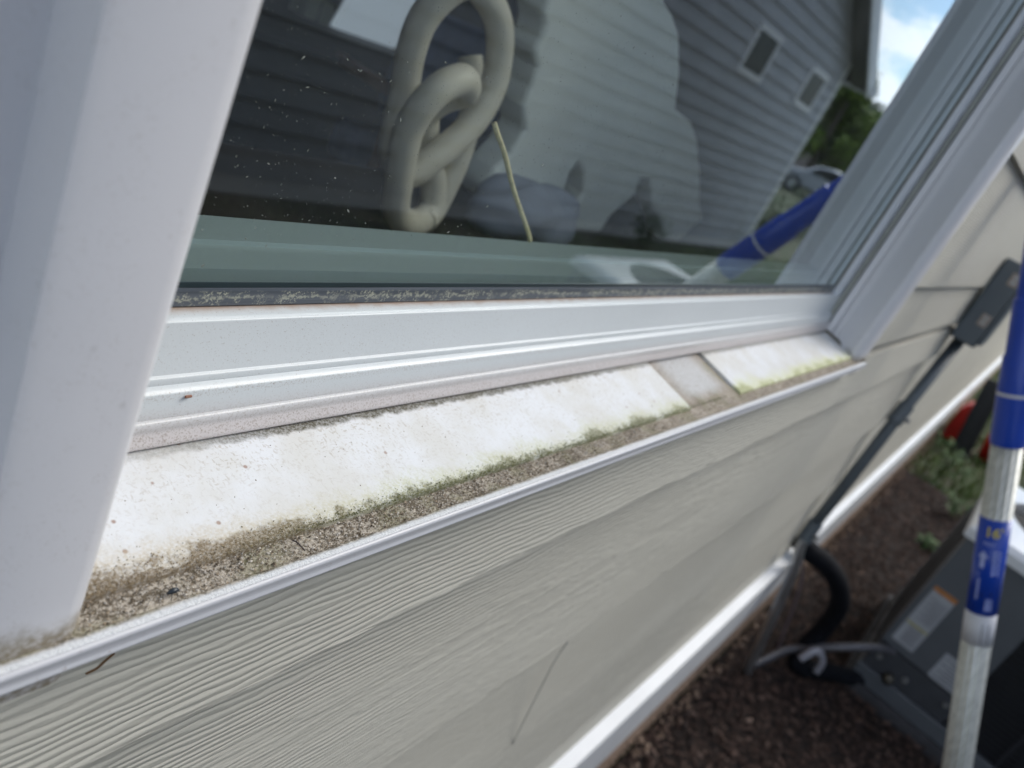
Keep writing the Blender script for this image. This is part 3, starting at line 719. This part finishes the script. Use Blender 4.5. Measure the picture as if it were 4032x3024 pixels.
for k_ in range(8):
    a = pi * k_ / 4; fg.tube([(cx + cos(a) * .03, cy + sin(a) * .03, zt + .033), (cx + cos(a) * .305, cy + sin(a) * .305, zt + .029)], .0028, 6)
fg.build('fan_guard', M_BLACK, ac)
fn_ = MB()
for k_ in range(3):
    a = 2 * pi * k_ / 3
    vs = []
    for i in range(6):
        r = .05 + .045 * i
        for s_, dz in ((-.28, -.05), (.28, -.10)): vs.append((cx + cos(a + s_) * r, cy + sin(a + s_) * r, zt + dz))
    fn_.add(vs + [(v[0], v[1], v[2] - .003) for v in vs], [(2 * i, 2 * i + 1, 2 * i + 3, 2 * i + 2) for i in range(5)] + [(12 + 2 * i, 12 + 2 * i + 2, 12 + 2 * i + 3, 12 + 2 * i + 1) for i in range(5)])
fn_.build('fan_blade', M_ACD, ac)
# stickers on the service panel
def sticker(y0, y1, z0, z1, name, rows_, head=None):
    b = MB(); b.box(-.0012, .0, y0, y1, z0, z1); s_ = b.build(name, plain(name + '_paper', (.33, .35, .38, 1), .55, var=.05), ac)
    tx = MB()
    for (za, zb_, ya, yb) in rows_:
        tx.box(-.0018, -.0011, y0 + (y1 - y0) * ya, y0 + (y1 - y0) * yb, z0 + (z1 - z0) * za, z0 + (z1 - z0) * zb_)
    tx.build('fine_print', plain('grey_print', (.20, .21, .23, 1), .6), s_)
    if head: 
        h = MB(); h.box(-.0019, -.0010, y0 - .0002, y1 + .0002, z1 - head, z1 + .0002); h.build('orange_header', plain('orange_ink', (.42, .17, .045, 1), .5), s_)
        h = MB(); h.box(-.0019, -.0011, y0 + .002, y1 - .002, z0 + (z1 - z0) * .33, z0 + (z1 - z0) * .365); h.build('yellow_bar', plain('yellow_ink', (.33, .31, .13, 1), .5), s_)
    return s_
rows_ = [(.45 + .03 * i, .465 + .03 * i, .06, .9 - .15 * (i % 3)) for i in range(13)] + [(.05 + .035 * i, .07 + .035 * i, .08 + .1 * (i % 2), .75) for i in range(8)]
s1 = sticker(-.086, -.020, D(1.075), D(.865), 'warning_label', rows_, .014); s1['label'] = 'long white warning label with orange header'
rows_ = [(.1 + .12 * i, .15 + .12 * i, .1, .9 - .2 * (i % 2)) for i in range(7)]
s2 = sticker(-.240, -.150, D(1.100), D(1.010), 'rating_label', rows_); s2['label'] = 'pale square rating label'

# ---------------------------------------------------------------- extension pole leaning on the wall
A0 = Vector((1.4175, -.0246, D(.173))); dv = Vector((.0844, -.4500, -.8890)).normalized()
pl = thing('extension_pole', 'telescopic pole with blue grip and silver tube leaning on the wall', 'pole', A0 + dv * 1.25)
n = NT('brushed_aluminium', .42, .5, .35)
n.color(n.mix(n.ramp(n.noise(1, 3, .5, n.map((260, 260, 3))), .35, .65), (.44, .45, .42, 1), (.60, .61, .57, 1))); M_ALU = n.m
M_BLUE = plain('blue_plastic', (.008, .050, .38, 1), .28, var=.06)
M_WHITE = plain('white_plastic', (.55, .56, .60, 1), .45, var=.04)
def seg(s0, s1, r): return MB().tube([A0 + dv * s0, A0 + dv * (s0 + s1) / 2, A0 + dv * s1] if False else [A0 + dv * s0, A0 + dv * s1], r, 40)
# fluted tube
def fluted(s0, s1, r, k=14, amp=.0007):
    mb = MB(); t = dv; u = Vector((1, 0, 0)); u = (u - t * u.dot(t)).normalized(); v = t.cross(u); n_ = k * 8; vs = []
    for s in (s0, s1):
        for i in range(n_):
            a = 2 * pi * i / n_; rr = r + amp * cos(a * k); vs.append(A0 + t * s + (u * cos(a) + v * sin(a)) * rr)
    return mb.add(vs, [(i, (i + 1) % n_, n_ + (i + 1) % n_, n_ + i) for i in range(n_)] + [tuple(range(n_))[::-1], tuple(range(n_, 2 * n_))])
build_at(fluted(.07, 1.30, .0215), 'tube', M_ALU, pl, smooth=True)
def lathe_s(pts): return MB().tube([A0 + dv * s for s, r in pts], [r for s, r in pts], 40)
o = build_at(lathe_s([(-.36, .012), (-.36, .0165), (-.20, .0175), (-.145, .0180), (-.142, .0208), (-.06, .0213), (-.055, .0236), (-.003, .0245)]), 'grip', M_BLUE, pl); smooth_by_angle(o, 40)
o = build_at(lathe_s([(.002, .0245), (.06, .0245), (.075, .0243), (.079, .0235)]), 'collar', M_BLUE, pl); smooth_by_angle(o, 40)
build_at(seg(-.003, .002, .0247), 'ring', M_WHITE, pl, smooth=False)
build_at(seg(.196, .356, .0226), 'blue_label', M_BLUE, pl, smooth=True)
build_at(seg(.3565, .41, .0227), 'barcode_label', M_WHITE, pl, smooth=True)
build_at(lathe_s([(1.28, .0235), (1.33, .0235), (1.335, .018)]), 'foot_cap', M_BLACK, pl)
# writing wrapped round the pole, on the side facing the viewer
tov = (Vector((0, 0, CH)) - (A0 + dv * .3)); tov = (tov - dv * tov.dot(dv)).normalized(); rgt = tov.cross(dv).normalized()
if rgt.dot(Vector((.572, -.704, .42))) < 0: rgt = -rgt
def wrap(me, s0, off, name, mat, r=.0229, flip=1):
    for v in me.vertices:
        x, y = v.co.x, v.co.y; a = (x + off) / r
        v.co = A0 + dv * (s0 - y) + (tov * cos(a) + rgt * sin(a)) * (r + v.co.z)
    o_ = bpy.data.objects.new(name, me); me.materials.clear(); me.materials.append(mat); COL.objects.link(o_); o_.parent = pl; return local(o_, pl)
def text(body, size, s0, off, name, mat, rot=0, bold=False):
    cu = bpy.data.curves.new(name, 'FONT'); cu.body = body; cu.size = size; cu.align_x = 'CENTER'; cu.align_y = 'CENTER'
    cu.extrude = .0002; cu.offset = .0006 if bold else 0
    t_ = bpy.data.objects.new('tmp', cu); COL.objects.link(t_); bpy.context.view_layer.update()
    me = bpy.data.meshes.new_from_object(t_.evaluated_get(bpy.context.evaluated_depsgraph_get())); bpy.data.objects.remove(t_)
    if rot: me.transform(Matrix.Rotation(rot, 4, 'Z'))
    return wrap(me, s0, off, name, mat)
M_YEL = plain('yellow_ink_pole', (.60, .50, .10, 1), .5); M_INK = plain('pale_ink', (.42, .48, .80, 1), .5)
text("16'", .022, .217, .001, 'length_mark', M_YEL, bold=True)
text('FEET', .008, .236, -.003, 'small_print', M_INK)
def flat(polys, name, mat, s0, off):
    me = bpy.data.meshes.new(name); vs = []; fs = []
    for P_ in polys:
        b0 = len(vs); k_ = len(P_); vs += [(x, y, 0) for x, y in P_] + [(x, y, .0003) for x, y in P_]
        fs += [tuple(range(b0 + k_, b0 + 2 * k_)), tuple(range(b0, b0 + k_))[::-1]] + [(b0 + i, b0 + (i + 1) % k_, b0 + k_ + (i + 1) % k_, b0 + k_ + i) for i in range(k_)]
    me.from_pydata(vs, [], fs); return wrap(me, s0, off, name, mat)
flat([[(-.003, -.014), (.003, -.014), (.003, .003), (.0075, .003), (0, .014), (-.0075, .003), (-.003, .003)]], 'arrow', M_INK, .262, -.009)
flat([[(.002 + .0 * i, -.0015 + .0035 * i), (.014 - .002 * (i % 2), -.0015 + .0035 * i), (.014 - .002 * (i % 2), .0003 + .0035 * i), (.002, .0003 + .0035 * i)] for i in range(12)], 'fine_print', M_INK, .285, .003)
flat([[(-.013, -.002), (.009, .003), (.009, .006), (-.013, .001)]], 'stripe', M_INK, .288, 0)
flat([[(-.002, -.004 * i), (.0015, -.004 * i), (.0015, -.004 * i + .0025), (-.002, -.004 * i + .0025)] for i in range(9)], 'side_print', M_INK, .298, -.010)
flat([[(.002, -.0015 + .0035 * i), (.013 - .002 * (i % 2), -.0015 + .0035 * i), (.013 - .002 * (i % 2), .0003 + .0035 * i), (.002, .0003 + .0035 * i)] for i in range(6)], 'fine_print', M_INK, .345, .001)
flat([[(-.008, -.001), (.008, .003), (.008, .0065), (-.008, .0025)]], 'dark_stripe', M_BLACK, .322, .003)
bars = []; y = 0
random.seed(3)
while y < .036:
    h = random.choice([.0005, .0009, .0014]); bars.append([(-.006, y), (.006, y), (.006, y + h), (-.006, y + h)]); y += h + random.choice([.0006, .0010])
flat(bars, 'barcode', plain('bar_ink', (.12, .12, .14, 1), .6), .405, .010)
random.seed(11)

# ---------------------------------------------------------------- things further along the wall
def leaf(mb, p, L_, W_, yaw, pit, roll=0):
    m = Matrix.Translation(p) @ Matrix.Rotation(yaw, 4, 'Z') @ Matrix.Rotation(pit, 4, 'Y') @ Matrix.Rotation(roll, 4, 'X')
    vs = [(0, 0, 0), (L_ * .3, W_ * .8, .01 * L_), (L_ * .3, -W_ * .8, .01 * L_), (L_ * .65, W_ * .7, 0), (L_ * .65, -W_ * .7, 0), (L_, 0, -.1 * L_), (L_ * .35, 0, -.05 * L_), (L_ * .7, 0, -.04 * L_)]
    mb.add([m @ Vector(v) for v in vs], [(0, 6, 1), (0, 2, 6), (1, 6, 7, 3), (2, 4, 7, 6), (3, 7, 5), (4, 5, 7)])
n = NT('weed_leaf', .7, .2); n.color(n.mix(n.island(), (.025, .07, .02, 1), (.11, .19, .07, 1))); M_WEED = n.m
M_STEM = plain('weed_stem', (.10, .15, .05, 1), .6)
def weed(x, y, h, nl, spread, label):
    t = thing('weed', label, 'plant', (x, y, 0), group='weeds in the bed')
    st = MB(); lf_ = MB()
    for k_ in range(max(3, nl // 12)):
        a = random.uniform(0, 6.28); r = random.uniform(.2, 1) * spread
        top = Vector((cos(a) * r, sin(a) * r, h * random.uniform(.6, 1))); st.tube(spline([(0, 0, 0), top * .5 + Vector((0, 0, h * .1)), top], 4), .003, 6)
        for i in range(12):
            q = top * random.uniform(.3, 1); leaf(lf_, q + Vector((0, 0, random.uniform(0, .02))), random.uniform(.025, .055), random.uniform(.010, .018), random.uniform(0, 6.28), random.uniform(-.5, .5))
    st.build('stem', M_STEM, t); lf_.build('foliage', M_WEED, t)
weed(5.35, -.06, .26, 110, .20, 'leafy green weed at the edge of the lawn below the black board')
weed(4.75, -.22, .16, 60, .13, 'smaller leafy weed where the mulch meets the lawn')
weed(4.05, -.21, .07, 30, .09, 'small pale green weed sprouting in the mulch behind the air conditioner')
rc = thing('fuel_can', 'red plastic fuel can standing behind the black board', 'can', (6.45, .02, 0))
M_RED = plain('red_plastic', (.55, .02, .015, 1), .35)
b = MB(); b.exX([(-.10, .02), (-.09, 0), (.07, 0), (.08, .02), (.08, .24), (.05, .30), (-.04, .33), (-.10, .27)], 0, .22); o = b.build('body', M_RED, rc, bevel=.015)
b = MB(); b.tube(spline([(.03, 0, .31), (.05, 0, .37), (.11, 0, .385), (.17, 0, .37), (.19, 0, .31)], 4), .012, 10); b.build('handle', M_RED, rc, smooth=True)
b = MB(); b.tube([(.02, -.06, .29), (.02, -.06, .36)], .022, 14); b.tube(spline([(.02, -.06, .35), (.0, -.09, .42), (-.03, -.14, .46)], 4), .010, 10); b.build('spout', M_BLACK, rc)
bk = thing('bucket', 'red bucket on the grass right of the black board', 'bucket', (6.6, -.26, 0))
b = MB(); N_ = 28
prof_ = [(.09, 0), (.12, .20), (.125, .205), (.115, .20), (.086, .006)]
vs = [(cos(2 * pi * k_ / N_) * r, sin(2 * pi * k_ / N_) * r, z) for r, z in prof_ for k_ in range(N_)]
fs = [(r * N_ + k_, r * N_ + (k_ + 1) % N_, (r + 1) * N_ + (k_ + 1) % N_, (r + 1) * N_ + k_) for r in range(4) for k_ in range(N_)] + [tuple(range(N_))[::-1], tuple(range(4 * N_, 5 * N_))]
b.add(vs, fs); b.build('pail', M_RED, bk, smooth=True)
b = MB(); b.tube([(cos(a) * .122, 0, .2 + sin(a) * .10) for a in [pi * i / 14 for i in range(15)]], .003, 8); b.build('handle', M_STEEL, bk)
bd = MB(); m = Matrix.Translation((6.2, -.075, 0)) @ Matrix.Rotation(radians(-10), 4, 'X')
bd.box(0, .03, -.06, .06, 0, .56, m); bd.box(-.012, .0, -.05, -.035, .04, .52, m); bd.box(-.012, .0, .035, .05, .04, .52, m)
tag(bd.build('board', plain('black_board', (.018, .020, .024, 1), .5), bevel=.003), 'black ribbed board standing upright on the grass by the wall', 'board')

# ---------------------------------------------------------------- neighbouring house (seen in the glass)
NY = 2 * GY - 4.0
nh = thing('neighbour_house', 'grey lap-sided gable house across the side yard, reflected in the window', 'house', (12.3, NY, -.45))
def bt(mb, name, mat, **k): return build_at(mb, name, mat, nh, **k)
NX0, NX1 = -2.6, 12.3; RS = .42; EZ = D(-1.164); PX = (NX0 + NX1) / 2
zb = D(1.60); 
mb = MB(); z = zb; top_peak = EZ + (NX1 - PX) * RS
while z < top_peak:
    zt_ = z + .16; x0, x1 = NX0, NX1
    if zt_ > EZ:
        d_ = (max(z, EZ) - EZ) / RS; x0 += d_; x1 -= d_
    if x1 - x0 < .2: break
    mb.exX([(NY + .030, z), (NY + .003, zt_), (NY - .02, zt_), (NY - .02, z)], x0, x1); z = zt_
bt(mb, 'siding', M_NSIDE)
mb = MB(); mb.exY([(NX0, zb - .02), (NX1 - .01, zb - .02), (NX1 - .01, EZ - .05), (PX, top_peak - .05), (NX0, EZ - .05)], NY - 8.5, NY - .022); bt(mb, 'wall_core', M_NSIDE)
mb = MB(); mb.box(NX1 - .10, NX1 + .02, NY - .03, NY + .026, zb, EZ + .02); bt(mb, 'corner_board', M_NTRIM); mb = MB(); mb.box(NX0 - .02, NX0 + .1, NY - .03, NY + .026, zb, EZ)
bt(mb, 'corner_board', M_NTRIM)
mb = MB(); mb.box(NX0, NX1 + .02, NY - .05, NY + .022, zb - .12, zb - .001); bt(mb, 'skirt_board', M_NTRIM)
mb = MB(); mb.box(NX0, NX1, NY - 8.4, NY - .0, -1.0, zb - .121); bt(mb, 'foundation', plain('dark_block', (.10, .085, .075, 1), .9, var=.3, scale=6))
for (xa, xb, za, zb_) in ((2.240 * 4, 2.391 * 4, -.205 * 4, -.104 * 4), (2.760 * 4, 2.908 * 4, -.204 * 4, -.110 * 4)):
    f = MB(); w_ = .075
    f.box(xa - w_, xb + w_, NY + .005, NY + .045, D(za) + .001, D(za) + w_ * .9); f.box(xa - w_, xb + w_, NY + .005, NY + .045, D(zb_) - w_ * .9, D(zb_) - .001)
    f.box(xa - w_, xa, NY + .005, NY + .042, D(zb_), D(za)); f.box(xb, xb + w_, NY + .005, NY + .042, D(zb_), D(za))
    fo = bt(f, 'window', M_NTRIM)
    g_ = MB(); g_.box(xa, xb, NY + .0305, NY + .034, D(zb_), D(za)); go = g_.build('glass', plain('dark_glass', (.012, .018, .018, 1), .25, var=.1, spec=.08), fo); go.matrix_parent_inverse.identity()
# roof planes, soffit and rake fascia
OH = .32
def slope(x0, z0, x1, z1, y0, y1, t, mb): 
    mb.exY([(x0, z0), (x1, z1), (x1, z1 + t), (x0, z0 + t)], y0, y1)
ex = NX1 + .45; ez = EZ - .45 * RS
mb = MB(); slope(PX, top_peak + .03, ex, ez + .03, NY - 8.9, NY + OH, .10, mb); slope(NX0 - .45, ez + .03, PX, top_peak + .03, NY - 8.9, NY + OH, .10, mb)
bt(mb, 'roof', plain('neighbour_shingle', (.07, .068, .065, 1), .9, var=.3, scale=30))
mb = MB(); slope(PX, top_peak + .002, ex, ez + .002, NY + .027, NY + OH - .022, .02, mb); slope(NX0 - .45, ez + .002, PX, top_peak + .002, NY + .027, NY + OH - .022, .02, mb)
bt(mb, 'soffit', plain('soffit_brown', (.17, .165, .155, 1), .7))
mb = MB(); slope(PX, top_peak - .06, ex + .02, ez - .06, NY + OH - .02, NY + OH + .012, .21, mb); slope(NX0 - .45, ez - .06, PX, top_peak - .06, NY + OH - .02, NY + OH + .012, .21, mb)
bt(mb, 'fascia', M_NTRIM)
mb = MB(); mb.exY([(ex, ez + .10), (ex, ez - .02), (ex + .10, ez - .02), (ex + .12, ez + .10)], NY - 8.9, NY + OH + .06); bt(mb, 'gutter', M_WTRIM)
# small shrubs at its foot
def shrub(x, y, h, w_, nl, label):
    t = thing('shrub', label, 'shrub', (x, y, ground_h(x, y)), group='shrubs at the foot of the neighbouring house')
    lf_ = MB(); st = MB()
    for k_ in range(6):
        a = random.uniform(0, 6.28); st.tube([(0, 0, 0), (cos(a) * w_ * .4, sin(a) * w_ * .4, h * random.uniform(.6, .95))], .008, 6)
    for i in range(nl):
        a = random.uniform(0, 6.28); r = w_ * random.random() ** .6; z_ = h * random.uniform(.2, 1)
        leaf(lf_, Vector((cos(a) * r * (1.1 - z_ / h * .6), sin(a) * r, z_)), random.uniform(.05, .10), random.uniform(.015, .03), random.uniform(0, 6.28), random.uniform(-.9, .5))
    st.build('stem', M_STEM, t); lf_.build('foliage', M_WEED, t)
shrub(11.9, NY + .32, .62, .11, 160, 'slim green shrub by the corner of the neighbouring house')
shrub(8.2, NY + .35, .42, .22, 260, 'round low shrub at the foot of the neighbouring grey wall')

# ---------------------------------------------------------------- trees, car and far house (seen in the glass)
M_BARK = plain('bark', (.09, .07, .055, 1), .9, var=.3, scale=8, bump=.02)
def m_leaf(name, a, b):
    n = NT(name, .6, .3); isl = n.island(); n.color(n.mix(n.ramp(isl, 0, 1), a, b)); return n.m
LV = [m_leaf('foliage_dark', (.030, .065, .025, 1), (.08, .14, .055, 1)), m_leaf('foliage_yellow', (.08, .14, .02, 1), (.24, .32, .06, 1))]
def tree(x, y, h, rad, nl, mi, label, lsz=.16):
    g0 = ground_h(x, y); t = thing('tree', label, 'tree', (x, y, g0), group='trees beyond the neighbouring house')
    tr = MB(); pts = [(0, 0, -.1), (.05, .03, h * .25), (-.04, .06, h * .5), (.03, 0, h * .8)]; tr.tube(spline(pts, 4), [.16 * (1 - i / 16) * h / 5 + .02 for i in range(13)], 10)
    cl = []
    for k_ in range(34):
        a = random.uniform(0, 6.28); el = random.uniform(-.5, 1.4); r = rad * random.uniform(.45, 1)
        q = Vector((cos(a) * cos(el) * r, sin(a) * cos(el) * r, h * .52 + sin(el) * h * .44)); cl.append((q, rad * random.uniform(.16, .36)))
        if k_ < 9: tr.tube(spline([(0, 0, h * .3), (q.x * .4, q.y * .4, h * .3 + (q.z - h * .3) * .6), tuple(q)], 3), [.05, .045, .04, .035, .03, .02, .012][:7], 6)
    tr.build('trunk', M_BARK, t)
    lf_ = MB()
    for i in range(nl):
        q, r = random.choice(cl); d_ = Vector((random.gauss(0, 1), random.gauss(0, 1), random.gauss(0, 1))).normalized() * r * random.random() ** .4
        leaf(lf_, q + d_, lsz * random.uniform(.6, 1.3), lsz * random.uniform(.2, .4), random.uniform(0, 6.28), random.uniform(-1.2, .6), random.uniform(-.6, .6))
    lf_.build('crown', LV[mi], t)
tree(39.0, -11.5, 5.2, 2.6, 15000, 1, 'yellow-green bushy tree nearest the corner of the neighbouring house', .22)
tree(45.0, -11.6, 4.4, 3.0, 17000, 0, 'dark green broad tree standing behind the parked car', .22)
tree(52.0, -10.0, 4.6, 3.2, 13000, 0, 'dark green tree farthest along the yard, beside the broad one', .24)
tree(60.0, -22.0, 6.0, 4.0, 10000, 0, 'tall dark green tree behind the far brown-roofed house', .3)
hg = thing('hedge', 'low dark green hedge on the lawn past the neighbouring house corner', 'hedge', (22, -5.0, ground_h(22, -5)))
lf_ = MB(); st_ = MB()
for i in range(9000):
    x = random.uniform(-8.5, 9); y = random.gauss(0, .28); z = abs(random.gauss(0, .5)) % .78 * (1 + .12 * sin(x * 3))
    leaf(lf_, Vector((x, y, z)), random.uniform(.05, .12), random.uniform(.02, .04), random.uniform(0, 6.28), random.uniform(-1, .5))
st_.tube([(-8.4 + .5 * i, .08 * sin(i * 2.1), .12 + .1 * (i % 2)) for i in range(35)], .02, 6)
lf_.build('foliage', LV[0], hg); st_.build('stem', M_BARK, hg)
fh = thing('far_house', 'low far house with brown roof partly hidden by trees', 'house', (52, -19.0, -.42))
b = MB(); b.box(-3.5, 3.5, -3, 3, 0, 2.3); b.build('wall', plain('pinkish_siding', (.34, .28, .27, 1), .8), fh)
b = MB(); b.exX([(-3.4, 2.25), (0, 4.1), (3.4, 2.25), (3.4, 2.4), (0, 4.3), (-3.4, 2.4)], -3.8, 3.8); b.build('roof', plain('brown_roof', (.14, .09, .075, 1), .9, var=.25, scale=10), fh)
M_FW = plain('far_window', (.03, .035, .04, 1), .1)
for y_ in (-1.6, .8): MB().box(-3.52, -3.5, y_, y_ + 1, .9, 1.9).build('window', M_FW, fh)
# parked car
car = thing('parked_car', 'silver parked car beyond the lawn, glimpsed in the glass', 'car', (33.5, -8.6, ground_h(33, -8.6)), (0, 0, radians(75)))
body = MB(); P_ = [(-2.1, .35), (-2.15, .62), (-2.0, .80), (-1.25, .92), (-.75, 1.28), (-.2, 1.42), (.75, 1.40), (1.35, 1.05), (2.0, .95), (2.15, .75), (2.15, .35)]
body.exY([(x, z) for x, z in P_], -.85, .85); body.build('body', plain('silver_paint', (.34, .36, .40, 1), .25, .4), car, bevel=.08)
M_CG = plain('car_glass', (.015, .018, .02, 1), .05)
for s_ in (-1, 1):
    gl = MB(); gl.exY([(-.95, .95), (-.68, 1.23), (-.2, 1.33), (.7, 1.31), (1.15, 1.02)], s_ * .86 - .006, s_ * .86 + .006); gl.build('side_window', M_CG, car)
for x in (-1.35, 1.35):
    for y in (-.82, .82):
        w_ = MB(); w_.tube([(x, y - .09, .32), (x, y + .09, .32)], .32, 24); wo_ = w_.build('wheel', M_BLACK, car)
        r_ = MB(); r_.tube([(x, y - .095, .32), (x, y + .095, .32)], .19, 20); r_.build('rim', M_STEEL, wo_)
for y in (-.6, .6):
    h_ = MB(); h_.box(-2.17, -2.10, y - .18, y + .18, .60, .74); h_.build('headlight', M_WHITE, car, bevel=.02)

# ---------------------------------------------------------------- indoors, behind the glass
tb = thing('table', 'dark wooden table just inside the window', 'table', (.75, .44, FZ))
M_DARKW = plain('dark_wood', (.030, .022, .018, 1), .5, var=.3, scale=5)
TZ = D(.212)
build_at(MB().box(-.35, 1.75, .29, .60, TZ - .03, TZ), 'tabletop', M_DARKW, tb, bevel=.004)
for x in (-.3, 1.66):
    for y in (.31, .53): build_at(MB().box(x, x + .05, y, y + .05, FZ, TZ - .031), 'leg', M_DARKW, tb)
# linked ornament
M_CLAY = plain('beige_ceramic', (.68, .63, .51, 1), .5, var=.06, scale=15)
kn = thing('linked_ornament', 'beige ornament of interlocked chain links on the table inside', 'ornament', (.53, .44, TZ))
RR = .0119
def Ppt(l, off): return [(x, .44 + o_, D(z)) for (x, z), o_ in zip(l, off)]
A_ = [(.527, .079), (.509, .070), (.489, .079), (.479, .096), (.478, .117), (.482, .139), (.489, .161), (.503, .186), (.527, .199), (.553, .199), (.568, .188), (.562, .165), (.547, .145), (.533, .125), (.522, .108), (.524, .092)]
offA = [-.006, -.014, -.016, -.014, -.010, -.010, -.010, -.006, 0, .006, .012, .018, .022, .022, .018, .008]
build_at(MB().tube(spline(Ppt(A_, offA), 6, True), RR, 22, True), 'link', M_CLAY, kn, smooth=True)
B_ = [(.511, .006), (.536, .012), (.557, .026), (.570, .048), (.573, .072), (.564, .098), (.548, .120), (.528, .141), (.512, .158), (.503, .150), (.506, .125), (.505, .100), (.497, .073), (.492, .045), (.497, .020)]
offB = [.016, .014, .012, .010, .006, .002, .000, .000, .004, .018, .030, .034, .034, .030, .022]
build_at(MB().tube(spline(Ppt(B_, offB), 6, True), RR, 22, True), 'link', M_CLAY, kn, smooth=True)
C_ = [(.583, .060), (.590, .090), (.589, .118), (.586, .145), (.580, .170), (.572, .190), (.556, .198)]
offC = [.050, .034, .026, .020, .016, .012, .004]
build_at(MB().tube(spline(Ppt(C_, offC), 6), .011, 20), 'link', M_CLAY, kn, smooth=True)
# pale figure
OUT = [(.656, -.006), (.656, .003), (.668, .013), (.669, .023), (.667, .035), (.682, .049), (.686, .067), (.687, .087), (.708, .111), (.702, .135), (.688, .155), (.681, .174), (.693, .191), (.738, .198), (.816, .193), (.835, .169), (.827, .143), (.833, .128), (.857, .139), (.875, .162), (.878, .193), (.872, .2115), (.890, .2117), (.940, .2117), (.966, .2110), (.971, .185), (1.004, .153), (.999, .13), (1.025, .127), (1.066, .159), (1.133, .185), (1.17, .2115), (1.225, .2117), (1.265, .165), (1.225, .144), (1.175, .104), (1.101, .057), (1.055, .039), (.994, .032), (.961, -.005), (.913, -.043), (.879, -.056), (.851, -.062), (.818, -.073), (.766, -.073), (.687, -.054), (.657, -.03)]
fgm = MB(); fgm.exY([(x, D(z)) for x, z in OUT], .490, .530)
fgo = fgm.build('figurine', plain('pale_sage_ceramic', (.90, .92, .84, 1), .55, var=.06, scale=7), bevel=.006); fixn(fgo)
tag(fgo, 'large pale sage rounded animal figurine behind the window glass', 'figurine')
# grey cloth bundle
def blob(c_, r_, seed, amp=.12, nu=36, nv=20):
    mb = MB(); vs = []
    for j in range(nv + 1):
        th = pi * j / nv
        for i in range(nu):
            ph = 2 * pi * i / nu
            k_ = 1 + amp * (sin(3 * ph + seed) * sin(2 * th) + .6 * sin(5 * ph + 2 * th * seed) * sin(th) + .4 * sin(7 * th + seed + ph) * sin(th))
            vs.append((c_[0] + r_[0] * k_ * sin(th) * cos(ph), c_[1] + r_[1] * k_ * sin(th) * sin(ph), max(c_[2] - r_[2] * .8, c_[2] + r_[2] * k_ * cos(th))))
    fs = [(j * nu + i, j * nu + (i + 1) % nu, (j + 1) * nu + (i + 1) % nu, (j + 1) * nu + i) for j in range(nv) for i in range(nu)]
    return mb.add(vs, fs)
tag(blob((.735, .465, TZ + .026), (.085, .04, .034), 1.7).build('cloth_bundle', plain('grey_blue_cloth', (.30, .33, .40, 1), .9), smooth=True), 'crumpled grey-blue cloth on the table beside the linked ornament', 'cloth')
# dry stem on the inner sill
st = spline([(.327, .245, D(.055)), (.332, .245, D(.059)), (.348, .247, D(.069)), (.374, .250, D(.088)), (.403, .253, D(.107)), (.413, .2535, D(.114)), (.4185, .2530, D(.1192))], 5)
tag(MB().tube(st, .0014, 10).build('dry_straw', plain('straw', (.80, .70, .42, 1), .6, var=.15, scale=200), smooth=True), 'thin bent yellow dry stem standing on the inner sill', 'stem')
# cabinet with panel and box
cbn = thing('cabinet', 'dark cabinet across the room behind the window', 'cabinet', (.6, 1.75, FZ))
M_CAB = plain('dark_blue_cabinet', (.022, .028, .036, 1), .6, var=.1)
build_at(MB().box(-.6, 1.57, 1.52, 1.98, FZ + .05, D(.26)), 'carcass', M_CAB, cbn)
build_at(MB().box(-.62, 1.585, 1.50, 1.99, D(.2595), D(.245)), 'top', M_CAB, cbn, bevel=.003)
for k_ in range(3): build_at(MB().box(-.57 + .715 * k_, .12 + .715 * k_, 1.503, 1.5195, FZ + .08, D(.29)), 'door', M_CAB, cbn, bevel=.004)
build_at(MB().box(1.5705, 1.578, 1.515, 1.55, FZ + .05, D(.262)), 'edge_strip', plain('edge_alu', (.22, .24, .26, 1), .4), cbn)
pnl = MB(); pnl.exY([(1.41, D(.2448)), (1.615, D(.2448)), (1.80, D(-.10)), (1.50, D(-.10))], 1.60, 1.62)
n = NT('glow_panel_face', .3); n.color((.3, .35, .4, 1)); n.b.inputs['Emission Color'].default_value = (.60, .70, .82, 1); n.b.inputs['Emission Strength'].default_value = .21  # emission added so the pale panel reads bright in the dim room
tag(pnl.build('glow_panel', n.m), 'pale blue panel with added glow standing tilted on the dark cabinet', 'glow_panel')
bx_ = thing('carton', 'small cream carton beside the pale panel on the cabinet', 'box', (1.34, 1.60, D(.245)))
build_at(MB().box(1.315, 1.392, 1.60, 1.66, D(.2448), D(.196)), 'body', plain('cream_card', (.66, .68, .52, 1), .7), bx_, bevel=.002)
build_at(MB().box(1.352, 1.355, 1.5992, 1.60, D(.244), D(.197)), 'seam', M_CAB, bx_)
# blue chair
ch = thing('chair', 'blue upholstered chair with wooden arm inside the room', 'chair', (1.75, 1.35, FZ))
M_CHB = plain('blue_fabric', (.10, .15, .30, 1), .85); M_WOOD = plain('reddish_wood', (.26, .13, .08, 1), .5, var=.2)
build_at(MB().box(1.40, 1.86, 1.30, 1.40, D(.36), D(.10)), 'backrest', M_CHB, ch, bevel=.03)
build_at(MB().box(1.42, 1.86, 1.42, 1.90, D(.52), D(.42)), 'seat', M_CHB, ch, bevel=.03)
for x in (1.37, 1.865):
    build_at(MB().box(x, x + .03, 1.28, 1.86, D(.305), D(.28)), 'armrest', M_WOOD, ch, bevel=.005)
    for y in (1.28, 1.83): build_at(MB().box(x, x + .028, y, y + .03, FZ, D(.306)), 'leg', M_WOOD, ch)
